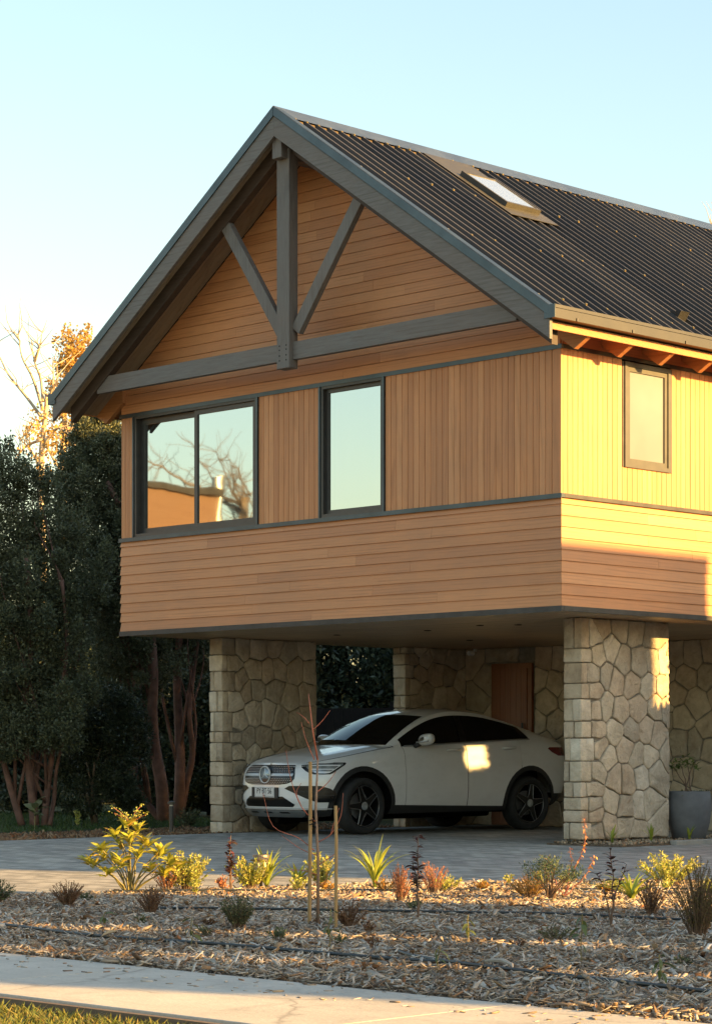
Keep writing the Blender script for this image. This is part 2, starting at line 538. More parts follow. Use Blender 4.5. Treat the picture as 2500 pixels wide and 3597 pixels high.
# frosted side window
M['frost'] = None
t = NT('frosted_pane').set(rough=0.38, spec=0.6)
f = t.noise(t.coord(), 0.9, 3, 0.5)
t.col(t.ramp(f, [(0.35, (0.125, 0.12, 0.115)), (0.7, (0.18, 0.175, 0.17))]))
M['frost'] = t.m
w = MB(); y0, y1, z0, z1 = 1.10, 1.965, 4.405, ZV1-.02
f = .05
w.box(.0, .045, y0, y0+f, z0, z1); w.box(.0, .045, y1-f, y1, z0, z1); w.box(0, .045, y0+f, y1-f, z0, z0+f); w.box(0, .045, y0+f, y1-f, z1-f, z1)
wo_ = w.build('window', M['frame_sun'], house); wo_['label'] = 'small frosted casement window in the sunlit side wall'
s = MB(); a, c, e, g = y0+f, y1-f, z0+f, z1-f; f2 = .055
s.box(-.01, .03, a, a+f2, e, g); s.box(-.01, .03, c-f2, c, e, g); s.box(-.01, .03, a+f2, c-f2, e, e+f2); s.box(-.01, .03, a+f2, c-f2, g-f2, g)
s.build('sash', M['frame_sun'], wo_)
MB().box(.0, .012, a+f2-.003, c-f2+.003, e+f2-.003, g-f2+.003).build('pane', M['frost'], wo_)
MB().box(.0, .03, y0-.03, y0-.001, z0, z1).build('casing_trim', M['flash_s'], wo_); MB().box(0, .03, y1+.001, y1+.035, z0, z1).build('casing_trim', M['flash_s'], wo_)
# wall boards above/below the side window
n = 10; p = (2.0-1.07)/n
for i in range(n):
    vboard(1.07+i*p+.0, 1.07+(i+1)*p, ZV0, z0-.001, 's')

# upper band and gable: flush horizontal boards
gw = MB()
gw.prism([(-W+.02, ZUF+.03), (-.02, ZUF+.03), (-.02, rz(-.02, .26)), (XR, rz(XR, .26)), (-W+.02, rz(-W+.02, .26))], .001, .12)
gw = fixn(gw.build('gable_wall', M['core'], house))
z = ZUF + .046
row = 0
while z < rz(XR, .3):
    z1 = z + DB - .004
    ch = .004
    off = .255
    hw0 = min((RZ-off-z)/RS, W/2); hw1 = min((RZ-off-z1)/RS, W/2)
    if hw1 <= 0.02: break
    rows = splits(XR-hw0, XR+hw0, 2 if hw0 > 2.6 else (1 if hw0 > 1.2 else 0))
    for i, (a, c) in enumerate(rows):
        a0 = a1 = a + .001; c0 = c1 = c - .001
        if i == 0: a0, a1 = XR-hw0, XR-hw1
        if i == len(rows)-1: c0, c1 = XR+hw0, XR+hw1
        d = .02 + random.uniform(-.001, .001)
        P = [(a0, 0, z), (c0, 0, z), (c1, 0, z1), (a1, 0, z1),
             (a0, -d+ch, z), (c0, -d+ch, z), (c1, -d+ch, z1), (a1, -d+ch, z1),
             (a0, -d, z+ch), (c0, -d, z+ch), (c1, -d, z1-ch), (a1, -d, z1-ch)]
        F = [(0,3,2,1),(0,1,5,4),(2,3,7,6),(4,5,9,8),(6,7,11,10),(8,9,10,11),(3,0,4,8,11,7),(1,2,6,10,9,5)]
        fixn(MB().add(P, F).build('board', M['wood_h'], gw))
    z += DB; row += 1
# side wall strip under the eave
us = wall('eave_wall', MB().box(-.12, -.001, .13, YB, ZUF+.03, rz(0, .24)))
for i in range(3):
    z0 = ZUF+.046+i*DB
    if z0 > rz(0, .3): break
    for a, c in ((.001, 4.6), (4.6, 9.4), (9.4, YB)):
        MB().box(0, .02, a+.001, c-.001, z0, min(z0+DB-.004, rz(0,.25))).build('board', M['wood_s'], us)

# ------------------------------------------------------------------ roof
YF = -.80
rf = MB()
for s in (-1, 1):
    e = XR + s*(-XR + BX - .06)
    rf.add([(XR, YF+.05, rz(XR,.05)), (e, YF+.05, rz(e,.05)), (e, YF+.05, rz(e,.225)), (XR, YF+.05, rz(XR,.225)),
            (XR, YB+.3, rz(XR,.05)), (e, YB+.3, rz(e,.05)), (e, YB+.3, rz(e,.225)), (XR, YB+.3, rz(XR,.225))],
           [(0,1,2,3),(4,7,6,5),(0,4,5,1),(1,5,6,2),(2,6,7,3)])
roof = fixn(rf.build('roof', M['core'], house))
# ribbed sheets, 5 ribs each, both slopes
PITCH = .20; NR = 5; SW = PITCH*NR
nsh = int((YB+.3-(YF+.06))/SW) + 1
for s in (-1, 1):
    x0 = XR + s*.03; x1 = XR + s*(-XR + BX)
    for k in range(nsh):
        ys = []
        yb = YF + .06 + k*SW
        for r in range(NR):
            q = yb + r*PITCH
            ys += [(q, 0), (q+.050, 0), (q+.070, .052), (q+.108, .052), (q+.130, 0)]
        ys.append((yb+SW, 0))
        lift = .0015*(k % 2)
        P = []
        for x in (x0, x1):
            P.append([(x, y, rz(x, .045) + h + lift) for y, h in ys])
        if s > 0: P = P[::-1]
        g = MB().grid(P)
        # open lower edge gets closing faces
        g.build('roof_sheet', M['roof'], roof)
# ridge cap
for s in (-1, 1):
    b = MB(); e = XR + s*.20
    b.add([(XR, YF-.01, RZ+.035), (e, YF-.01, rz(e)+.006), (e, YB+.3, rz(e)+.006), (XR, YB+.3, RZ+.035), (e, YF-.01, rz(e)-.012), (e, YB+.3, rz(e)-.012)], [(0,1,2,3)])
    fixn(b.build('ridge_cap', M['ridge'], roof))
b = MB()
for k in range(int((YB+.3-YF)/PITCH)):   # foam closers under the cap, screws along three lines
    y = YF+.06+k*PITCH+.09
    for xx in (XR+.215, XR+1.35, XR+2.75, XR+4.1):
        if k % 2 and xx > XR+.3: continue
        c = (xx + random.uniform(-.02,.02), y + random.uniform(-.006, .006), rz(xx)+.006)
        b.obox(c, (.010,0,-.007), (0,.010,0), (.005,0,.007))
sc_ = b.build('roof_screws', M['brass'], roof); sc_['kind'] = 'stuff'
b = MB()
for k in range(int((YB+.3-YF)/PITCH)):
    y = YF+.06+k*PITCH
    e = XR+.205
    b.add([(e, y+.125, rz(e)-.045), (e, y+.245, rz(e)-.045), (e, y+.235, rz(e)-.012), (e, y+.135, rz(e)-.012)], [(0,1,2,3)])
cl = b.build('ridge_closers', plain('closer_foam', (0.10, 0.065, 0.025), .9), roof); cl['kind'] = 'stuff'

# barge boards with metal verge flashing
for s in (-1, 1):
    e = XR + s*(-XR + BX - .02)
    top, mid, bot = .005, .085, .335
    b = MB()
    def tri(x, o): return (x, rz(x, o))
    P = [tri(XR, mid), tri(e, mid), (e, rz(e, bot)-.0), tri(e - s*.12, bot) if False else tri(e, bot), tri(XR, bot)]
    P = [tri(XR+s*.001, mid), tri(e, mid), tri(e, bot), tri(XR+s*.001, bot)]
    b.prism(P, YF, YF+.045)
    fixn(b.build('barge_board', M['grey_h'], roof))
    b = MB()
    b.prism([tri(XR+s*.001, top-.035), tri(e, top-.035), tri(e, mid+.006), tri(XR+s*.001, mid+.006)], YF-.018, YF-.002)
    b.prism([tri(XR+s*.001, top-.035), tri(e, top-.035), tri(e, top-.02), tri(XR+s*.001, top-.02)], YF-.002, YF+.11)
    fixn(b.build('verge_flashing', M['flash'], roof))
    # lined soffit under the gable overhang, boards along the slope
    y = YF+.048
    while y < -.03:
        y1 = min(y+.096, -.022)
        e2 = XR + s*(-XR + BX - .07)
        b = MB()
        b.add([(XR, y, rz(XR,.226)), (e2, y, rz(e2,.226)), (e2, y1-.004, rz(e2,.226)), (XR, y1-.004, rz(XR,.226)),
               (XR, y, rz(XR,.242)), (e2, y, rz(e2,.242)), (e2, y1-.004, rz(e2,.242)), (XR, y1-.004, rz(XR,.242))],
              [(0,1,2,3),(4,7,6,5),(0,4,5,1),(1,5,6,2),(2,6,7,3),(3,7,4,0)])
        fixn(b.build('soffit_board', M['soffit'], roof))
        y += .096
    # truss rafter
    b = MB(); e3 = XR + s*(-XR + .37)
    b.prism([tri(XR, .243), tri(e3, .243), tri(e3, .45), tri(XR, .45)], -.60, -.50)
    fixn(b.build('truss_rafter', M['dark_beam'], roof))
    # eave: fascia, gutter, rafter tails, soffit
    fx = XR + s*(-XR + .465)
    b = MB(); b.box(fx-.012, fx+.012, YF+.05, YB+.3, 5.71, 5.795); b.build('fascia', M['raft'], roof)
    gx0, gx1 = XR + s*(-XR+.485), XR + s*(-XR+.595)
    lo, hi = 5.815, 5.955
    b = MB()
    ya, yb2 = YF-.005, YB+.3
    b.box(gx0, gx0+s*.006, ya, yb2, lo, hi); b.box(gx1-s*.006, gx1, ya, yb2, lo, hi-.042); b.box(gx0, gx1, ya, yb2, lo-.004, lo)
    b.box(gx1-s*.016, gx1+s*.002, ya, yb2, hi-.036, hi)
    b.box(gx0, gx1, ya-.004, ya, lo, hi-.02)
    g = b.build('gutter', M['gutter'], roof)
    y = YF + .35
    while y < YB:
        b = MB(); b.box(gx1-s*.01, gx1+s*.012, y, y+.02, lo-.006, lo+.03); b.build('gutter_bracket', M['flash_s'], g)
        y += .98
    if s > 0:
        MB().box(gx0-.04, gx1+.002, ya-.012, ya-.005, lo-.004, hi+.002).build('gutter_end', M['flash'], g)
    else:
        MB().box(gx1-.002, gx0+.04, ya-.012, ya-.005, lo-.004, hi+.002).build('gutter_end', M['flash'], g)
    y = -.05; k = 0
    while y < (5 if s < 0 else YB):
        xt = XR + s*(-XR + .26); xi = XR + s*(-XR - .1)
        b = MB(); b.prism([tri(xi, .226), tri(xt+s*.19, .226), tri(xt+s*.19, .26), (xt, rz(xt, .50)), tri(xi, .50)], y-.035, y+.035)
        fixn(b.build('rafter_tail', M['raft'], roof))
        y += .76
    b = MB(); xi = XR + s*(-XR - .05); xo = XR + s*(-XR + .45)
    b.add([(xi, .0, rz(xi,.229)), (xo, .0, rz(xo,.229)), (xo, YB, rz(xo,.229)), (xi, YB, rz(xi,.229))], [(0,1,2,3)])
    b.build('eave_soffit', M['raft'], roof)

# exposed gable truss
b = MB().box(-7.58, -.16, -.585, -.50, 5.905, 6.12); fixn(b.build('tie_beam', M['grey_h'], roof)); 
bevel(roof.children[-1], .006, 1)
b = MB().box(-3.992, -3.768, -.65, -.50, 5.80, 8.48); bevel(b.build('king_post', M['grey_v'], roof), .006, 1)
kp = roof.children[-1]
for zz in (5.90, 5.96, 6.03, 6.08):
    for xx in (-3.94, -3.82):
        MB().lathe([(.011, 0), (.011, .008), (.0, .009)], 8, (xx, -.651, zz), 'y').build('bolt', M['black'], kp, rot=None)
for p, q in (((-4.985, -.545, 7.70), (-4.0, -.545, 6.28)), ((-2.63, -.545, 7.70), (-3.72, -.545, 6.27))):
    p = Vector(p); q = Vector(q); d = (q-p).normalized()
    b = MB().beam(p - d*.05, q + d*.02, .16, .085, up=(0,1,0))
    bevel(b.build('truss_brace', M['grey_v'], roof), .005, 1)
b = MB().box(-3.965, -3.80, YF+.05, -.02, 8.36, 8.72); bevel(b.build('ridge_beam', M['grey_v'], roof), .005, 1)

# roof window
def rp(x, y, h): return (x + RS/1.215*h, y, rz(x, .045) + h/1.215)
skl = MB()
X0, X1, Y0, Y1 = -3.15, -2.38, 1.72, 2.37
def rbox(b, x0, x1, y0, y1, h0, h1):
    b.add([rp(x0,y0,h0), rp(x1,y0,h0), rp(x1,y1,h0), rp(x0,y1,h0), rp(x0,y0,h1), rp(x1,y0,h1), rp(x1,y1,h1), rp(x0,y1,h1)],
          [(0,3,2,1),(4,5,6,7),(0,1,5,4),(1,2,6,5),(2,3,7,6),(3,0,4,7)])
    return b
fr = .038
for a in ((X0, X1, Y0, Y0+fr), (X0, X1, Y1-fr, Y1), (X0, X0+fr, Y0+fr, Y1-fr), (X1-fr, X1, Y0+fr, Y1-fr)): rbox(skl, *a, .0, .12)
sk = fixn(skl.build('roof_window', M['frame_sun'], house)); sk['label'] = 'pivoting roof window set high in the ribbed roof'
fixn(rbox(MB(), X0+fr-.003, X1-fr+.003, Y0+fr-.003, Y1-fr+.003, .100, .112).build('pane', M['glass_sky'], sk))
b = MB()
for a in ((XR+.21, X0, Y0-.13, Y1+.11), (X1, X1+.21, Y0-.13, Y1+.13), (X0, X1, Y0-.13, Y0), (X0, X1, Y1, Y1+.11)): rbox(b, *a, .0525, .058)
fixn(b.build('apron_flashing', M['frame_sun'], sk))
b = MB(); rbox(b, -.16, -.02, 2.15, 2.32, .0, .03); b.add([rp(-.16,2.15,.03), rp(-.16,2.32,.03), rp(-.02,2.32,.03), rp(-.02,2.15,.03), rp(-.02,2.32,.13), rp(-.02,2.15,.13)], [(0,1,4,5),(0,5,3),(1,2,4),(2,3,5,4)])
fixn(b.build('roof_vent', M['gutter'], roof))

# ------------------------------------------------------------------ carport ceiling
cl = MB().box(-W+.02, -.02, .03, 6.6, Z0+.018, Z0+.055).build('carport_ceiling', M['core'], house)
y = .024; n = 0
while y < 6.55:
    y1 = min(y+.14, 6.6)
    for a, c in splits(-W+.02, -.02, 1):
        MB().box(a+.001, c-.001, y+.001, y1-.002, Z0+.001+.0015*(n % 2), Z0+.017).build('ceiling_board', M['ceil'], cl)
    y = y1; n += 1
for x, y in ((-5.51, 1.88), (-3.88, 1.93), (-2.575, 1.5), (-2.17, 1.76), (-5.2, 4.2), (-2.6, 4.3)):
    MB().lathe([(.045, 0), (.05, -.006), (.034, -.008), (.03, .0)], 16, (x, y, Z0)).build('downlight', M['black'], cl)
MB().box(-W+.02, -.02, 6.6, YB, Z0, Z0+.055).build('rear_ceiling', M['ceil'], house)

# ------------------------------------------------------------------ stonework
def clip(poly, a, b, c):
    """keep a*x+b*y <= c"""
    out = []
    n = len(poly)
    for i in range(n):
        p, q = poly[i], poly[(i+1) % n]
        dp = a*p[0]+b*p[1]-c; dq = a*q[0]+b*q[1]-c
        if dp <= 0: out.append(p)
        if dp*dq < 0:
            t = dp/(dp-dq); out.append((p[0]+(q[0]-p[0])*t, p[1]+(q[1]-p[1])*t))
    return out

def chaikin(poly, k=.22):
    out = []
    n = len(poly)
    for i in range(n):
        p, q = poly[i], poly[(i+1) % n]
        L = math.hypot(q[0]-p[0], q[1]-p[1])
        t = min(k, .035/max(L, 1e-6))
        out.append((p[0]+(q[0]-p[0])*t, p[1]+(q[1]-p[1])*t)); out.append((p[0]+(q[0]-p[0])*(1-t), p[1]+(q[1]-p[1])*(1-t)))
    return out

def stone_mesh(poly, O, U, V, N, proud=.035, rot=None):
    """one field stone from its outline in wall coordinates"""
    cx = sum(p[0] for p in poly)/len(poly); cy = sum(p[1] for p in poly)/len(poly)
    pts = []
    n = len(poly)
    for i in range(n):                      # roughen the long edges
        p, q = poly[i], poly[(i+1) % n]
        pts.append(p)
        L = math.hypot(q[0]-p[0], q[1]-p[1])
        if L > .11:
            m = max(1, int(L/.08))
            for k in range(1, m+1):
                t = k/(m+1); j = random.uniform(-.013, .006)
                nx, ny = (q[1]-p[1])/L, -(q[0]-p[0])/L
                pts.append((p[0]+(q[0]-p[0])*t+nx*j, p[1]+(q[1]-p[1])*t+ny*j))
    pts = chaikin(pts, .25)
    ta, tb = random.uniform(-.05, .05), random.uniform(-.05, .05)
    pr = proud + random.uniform(-.008, .008)
    n = len(pts)
    vs = []; fs = []
    rings = [(1.0, -.02), (1.0, pr*.62), (.972, pr*.9), (.88, pr*1.0), (.5, pr*1.03)]
    for sc_, h in rings:
        for p in pts:
            u = cx+(p[0]-cx)*sc_; v = cy+(p[1]-cy)*sc_
            hh = h + ((u-cx)*ta+(v-cy)*tb if h > 0 else 0) + (random.uniform(-.007, .006) if sc_ < .95 else 0)
            vs.append(O + U*u + V*v + N*hh)
    m = len(rings)
    for r in range(m-1):
        for k in range(n):
            fs.append((r*n+k, r*n+(k+1) % n, (r+1)*n+(k+1) % n, (r+1)*n+k))
    vs.append(O + U*cx + V*cy + N*pr*1.06)
    for k in range(n): fs.append(((m-1)*n+k, (m-1)*n+(k+1) % n, m*n))
    return MB().add(vs, fs)

def stone_field(parent, O, U, V, N, w, h, size=.3, gap=.018, holes=(), left=None, aspect=1.0, mat=None):
    """irregular masonry on a rectangle w x h; left: list of (z0,z1,b) quoins that already occupy the left edge"""
    O, U, V, N = map(Vector, (O, U, V, N))
    seeds = []
    rows = max(1, round(h/(size*aspect))); cols = max(1, round(w/size))
    if left:
        for z0, z1, b_ in left: seeds.append((b_+size*random.uniform(.28, .5), (z0+z1)/2))
        x0 = .55*size + sum(l[2] for l in left)/len(left)
    else: x0 = 0
    for r in range(rows):
        k = max(1, round((w-x0)/size + random.uniform(-.4, .4)))
        for c in range(k):
            seeds.append((x0+(c+.5+(.25 if r % 2 else -.25)+random.uniform(-.3, .3))*(w-x0)/k, (r+.5+random.uniform(-.33, .33))*h/rows))
    seeds = [s for s in seeds if 0 < s[0] < w and 0 < s[1] < h]
    keep = []
    for s in seeds:
        if all(math.hypot(s[0]-q[0], s[1]-q[1]) > size*.42 for q in keep) and not any(a-.03 < s[0] < b_+.03 and c-.03 < s[1] < d+.03 for a, b_, c, d in holes): keep.append(s)
    for i, s in enumerate(keep):
        poly = [(0, 0), (w, 0), (w, h), (0, h)]
        for j, q in enumerate(keep):
            if i == j: continue
            dx, dy = q[0]-s[0], q[1]-s[1]; L = math.hypot(dx, dy)
            if L > size*3.5: continue
            nx, ny = dx/L, dy/L
            poly = clip(poly, nx, ny, nx*(s[0]+dx/2)+ny*(s[1]+dy/2)-gap*random.uniform(.35, .75))
            if len(poly) < 3: break
        if len(poly) < 3: continue
        if left:
            zlo = min(p[1] for p in poly); zhi = max(p[1] for p in poly)
            own = [l for l in left if l[0] <= s[1] <= l[1]]
            if own and min(p[0] for p in poly) < .3:
                l0 = own[0]
                poly = clip(poly, -1, 0, -(l0[2]+gap*.25))
                for l in left:
                    if l is l0 or l[2] <= l0[2]+.01: continue
                    if min(p[0] for p in poly) >= l[2]: continue
                    if abs(l[0]-l0[1]) < .002 and zhi > l[0]: poly = clip(poly, 0, 1, l[0]-gap*.3)
                    elif abs(l[1]-l0[0]) < .002 and zlo < l[1]: poly = clip(poly, 0, -1, -(l[1]+gap*.3))
                    if len(poly) < 3: break
                if len(poly) < 3: continue
                zlo = min(p[1] for p in poly); zhi = max(p[1] for p in poly)
                far_ = [l for l in left if l[1] > zlo+.02 and l[0] < zhi-.02 and l is not l0 and not (abs(l[0]-l0[1]) < .002 or abs(l[1]-l0[0]) < .002)]
                if far_: poly = clip(poly, -1, 0, -(max(l[2] for l in far_)+gap*.25))
            else:
                bb = max([l[2] for l in left if l[1] > zlo+.03 and l[0] < zhi-.03] or [0])
                if min(p[0] for p in poly) < bb: poly = clip(poly, -1, 0, -(bb+gap*.25))
        for a, b_, c, d in holes:
            xs = [p[0] for p in poly]; ys = [p[1] for p in poly]
            if max(xs) > a and min(xs) < b_ and max(ys) > c and min(ys) < d:
                if s[0] <= a: poly = clip(poly, 1, 0, a-.006)
                elif s[0] >= b_: poly = clip(poly, -1, 0, -(b_+.006))
                elif s[1] >= d: poly = clip(poly, 0, -1, -(d+.006))
                else: poly = clip(poly, 0, 1, c-.006)
        if len(poly) < 3: continue
        area = abs(sum(poly[k][0]*poly[(k+1) % len(poly)][1]-poly[(k+1) % len(poly)][0]*poly[k][1] for k in range(len(poly))))/2
        if area < .0025: continue
        o = stone_mesh(poly, O, U, V, N).build('stone', mat or M['stone'], parent, smooth=True)
        fixn(o)

def quoin(parent, x0, x1, y0, y1, z0, z1):
    b = MB().box(x0, x1, y0, y1, z0, z1)
    o = b.build('stone', M['stone'], parent)
    bm = bmesh.new(); bm.from_mesh(o.data)
    bmesh.ops.recalc_face_normals(bm, faces=bm.faces)
    bmesh.ops.bevel(bm, geom=list(bm.edges), offset=.016, segments=2, affect='EDGES', profile=.6)
    q = Euler((random.gauss(0, .012), random.gauss(0, .012), random.gauss(0, .02))).to_matrix(); cq = Vector(((x0+x1)/2, (y0+y1)/2, (z0+z1)/2)) 
    sh = Vector((random.uniform(-.006, .008), random.uniform(-.008, .004), 0))
    for v in bm.verts: v.co = cq + sh + q @ (v.co - cq) + Vector((random.uniform(-.006, .006), random.uniform(-.006, .006), random.uniform(-.004, .004)))
    for f in bm.faces: f.smooth = True
    bm.to_mesh(o.data); bm.free()
    return o

def pillar(x0, x1, y0, y1, z0, z1, label, far=False):
    """blade of stonework: outer faces at x0,x1,y0,y1"""
    p = MB().box(x0+.03, x1-.03, y0+.03, y1-.03, z0, z1-.002).build('stone_pillar', M['mortar'], house)
    p['label'] = label
    left = []
    z = z0; k = random.randrange(3)
    while z < z1-.02:
        hh = random.uniform(.13, .31); zt = z+hh; k = random.randrange(3)
        if z1-zt < .1: zt = z1-.001
        bb = random.choice((.10, .14, .19, .24))
        wf = x1-x0
        g = .005
        mode = k % 3
        if mode == 0:                                  # one stone across the narrow face
            quoin(p, x0+.002, x1, y0, y0+bb, z+g, zt-g)
        elif mode == 1:
            c = x0+wf*random.uniform(.28, .4)
            quoin(p, x0+.002, c-g, y0+.004, y0+.06, z+g, zt-g); quoin(p, c+g, x1, y0, y0+bb, z+g, zt-g)
        else:
            c = x0+wf*random.uniform(.5, .62)
            quoin(p, x0+.002, c-g, y0, y0+.06, z+g, zt-g); quoin(p, c+g, x1, y0, y0+bb, z+g, zt-g)
        left.append((z-z0, zt-z0, bb+.004))
        z = zt; k += 1
    stone_field(p, (x1-.03, y0, z0), (0,1,0), (0,0,1), (1,0,0), y1-y0, z1-z0, .29, .009, left=left, aspect=1.05)
    if not far:   # end face
        stone_field(p, (x0, y1-.03, z0), (1,0,0), (0,0,1), (0,1,0), x1-x0, z1-z0, .26)
    return p
random.seed(21)
pillar(-.88, -.605, 1.09, 2.78, .06, Z0, 'sturdy stone pillar at the sunlit right corner')
pillar(-7.40, -7.135, 1.26, 3.06, -.02, Z0, 'stone pillar beside the front of the car')
pillar(-7.50, -7.24, 5.02, 6.36, -.02, Z0, 'stone return wall behind the car', True)
bw = MB().box(-7.40, .0, 6.365, 6.6, -.02, Z0-.002)
bw = bw.build('back_wall', M['mortar'], house)
bw['label'] = 'shaded stone wall at the back of the carport'
XD0, XD1, ZD = -6.66, -5.86, 2.45
stone_field(bw, (-7.24, 6.375, 0), (1,0,0), (0,0,1), (0,-1,0), 7.22, Z0, .34, .011, holes=((XD0-.02+7.24, XD1+.02+7.24, -.1, ZD+.02),))
dr = MB().box(XD0, XD1, 6.30, 6.349, 0.01, ZD)
M['door'] = wood_mat('door_wood', [(0.22,0.075,0.03),(0.24,0.085,0.035),(0.22,0.08,0.03),(0.25,0.09,0.04)], (11, 11, 0.4), rough=.4)
dr = dr.build('door_frame', M['door'], house)
for k in range(6):
    w_ = (XD1-XD0-.16)/6
    MB().box(XD0+.08+k*w_+.002, XD0+.08+(k+1)*w_-.002, 6.285, 6.299, .04, ZD-.08).build('door_board', M['door'], dr)
MB().tube([(XD1-.14, 6.25, .75), (XD1-.14, 6.25, 1.55)], .016, 8).build('door_handle', M['frame'], dr)
# security camera
sc_ = empty('security_camera', (-6.98, 6.26, 2.62)); tag(sc_, 'small white security camera under the carport ceiling by the door', 'camera')
MB().lathe([(.0, .0), (.035, .0), (.035, .10), (.028, .115)], 14, (0, .02, 0), 'y').build('housing', M['white'], sc_, smooth=False, rot=(0, 0, math.pi))
MB().lathe([(.024, .0), (.024, .006), (0, .006)], 14, (0, -.10, 0), 'y').build('lens', M['black'], sc_)
MB().box(-.015, .015, .0, .05, .03, .07).build('mount', M['white'], sc_)
# ------------------------------------------------------------------ the car
from mathutils.bvhtree import BVHTree
def paint_mat():
    t = NT('white_car_paint').set(rough=0.32, spec=0.5, coat=0.9, coatr=0.05)
    f = t.noise(t.coord(), 3, 4, 0.6); d = t.noise(t.mapping(t.coord(), (1, 1, 2.5)), 5, 6, 0.7)
    c = t.ramp(f, [(0.3, (0.68, 0.685, 0.675)), (0.7, (0.74, 0.745, 0.735))])
    c = t.mix(t.math('MULTIPLY', t.ramp(d, [(0.5, (0,0,0)), (0.8, (1,1,1))]), 0.18), c, (0.35, 0.31, 0.25))
    t.col(c)
    return t.m
M['paint'] = paint_mat()
M['carglass'] = glass_mat('tinted_car_glass', (0.8, 0.85, 0.85), 0.02, (0.006, 0.006, 0.006), 0.03, 0, .16)
M['chrome'] = plain('satin_chrome', (0.46, 0.48, 0.49), 0.35, 0.25, 0.06, 8)
M['silver'] = plain('silver_trim', (0.33, 0.34, 0.34), 0.4, 0.8, 0.1, 8)
M['machined'] = plain('machined_alloy', (0.30, 0.30, 0.30), 0.35, 0.7, 0.1, 12)
M['plastic'] = plain('black_bumper_plastic', (0.018, 0.018, 0.018), 0.6, 0, 0.25, 20, 0.1)
M['tyre'] = plain('tyre_rubber', (0.02, 0.02, 0.019), 0.85, 0, 0.3, 14, 0.2)
M['rimblack'] = plain('gloss_black_rim', (0.010, 0.010, 0.010), 0.3, 0.2, 0.2, 9)
M['redlens'] = plain('red_tail_lens', (0.13, 0.008, 0.010), 0.15, 0, 0.1, 9)
M['lampglass'] = plain('headlamp_lens', (0.34, 0.37, 0.38), 0.15, 0.4, 0.45, 12)
M['lamplight'] = plain('headlamp_reflector', (0.85, 0.88, 0.9), 0.3, 0.2, 0.05, 7)

KCAR = 1.069
car = empty('parked_car', (-5.961, 1.979, 0.004), math.radians(-95.0))
car.scale = (KCAR,)*3
tag(car, 'white coupe-style SUV parked nose-out in the carport', 'car')
OUT = [(0, .88), (.30, .855), (.50, .81), (.66, .72), (.78, .59), (.855, .42), (.895, .22), (.912, 0), (.926, -.3), (.936, -.7), (.94, -1.5), (.94, -2.5), (.93, -2.9), (.90, -3.25), (.835, -3.55), (.70, -3.74), (.45, -3.84), (0, -3.88)]
# arc-length samples of the outline
def cat(P, n):
    out = []
    P = [np.array(p, float) for p in P]
    P = [2*P[0]-P[1]] + P + [2*P[-1]-P[-2]]
    for i in range(1, len(P)-2):
        p0, p1, p2, p3 = P[i-1:i+3]
        for k in range(n):
            t = k/n
            out.append(.5*((2*p1)+(-p0+p2)*t+(2*p0-5*p1+4*p2-p3)*t*t+(-p0+3*p1-3*p2+p3)*t**3))
    out.append(P[-2])
    return out
oc = cat([(x, y, 0) for y, x in OUT], 12)          # (x,y,0) dense
oc[0][1] = 0; oc[-1][1] = 0
sl_ = np.cumsum([0]+[np.linalg.norm(oc[i+1]-oc[i]) for i in range(len(oc)-1)])
NU = 130
us = np.linspace(0, sl_[-1], NU)
ox = np.interp(us, sl_, [p[0] for p in oc]); oy = np.interp(us, sl_, [p[1] for p in oc])
# columns at the door shuts
for xs in (-.665, -1.73, -2.70):
    i = int(np.argmin(np.abs(ox-xs) + (oy < .8)*9)); ox[i] = xs
tx = np.gradient(ox); ty = np.gradient(oy); tl = np.hypot(tx, ty); nx, ny = ty/tl, -tx/tl     # outward = right of travel... fixed below
if ny[NU//2] < 0: nx, ny = -nx, -ny
nx[0], ny[0] = 1, 0; nx[-1], ny[-1] = -1, 0
ZTOP = [(-3.88, 1.10), (-3.75, 1.16), (-3.55, 1.185), (-3.2, 1.205), (-2.73, 1.197), (-2.19, 1.172), (-1.57, 1.144), (-.71, 1.103), (-.48, 1.085), (-.2, 1.045), (.1, .995), (.4, .945), (.6, .912), (.78, .885), (.88, .872)]
ZBOT = [(-3.88, .42), (-3.6, .36), (-3.3, .31), (-2.5, .27), (-.5, .25), (.3, .24), (.7, .215), (.88, .21)]
INS_S = [(0, .075), (.10, .03), (.2, .012), (.36, .0), (.55, .0), (.66, .006), (.74, .020), (.82, .022), (.90, .038), (.96, .062), (1, .10)]
INS_F = [(0, .13), (.10, .06), (.2, .035), (.35, .0), (.55, .0), (.7, .005), (.85, .03), (.95, .07), (1, .125)]
def blend(x):
    """1 at nose, 0 along the side, tail like nose"""
    a = min(1, max(0, (x-.15)/.5)); b = min(1, max(0, (-3.2-x)/.5))
    a = max(a, b); return a*a*(3-2*a)
NV = 22
vv = np.linspace(0, 1, NV)
def side_pt(i, v):
    x, y = ox[i], oy[i]; k = blend(x)
    ins = smooth_tab(INS_S, v)*(1-k) + smooth_tab(INS_F, v)*k
    zb_, zt_ = smooth_tab(ZBOT, x), smooth_tab(ZTOP, x)
    return (x - nx[i]*ins, max(0, y - ny[i]*ins), zb_ + (zt_-zb_)*v)
SG = [[side_pt(i, v) for v in vv] for i in range(NU)]

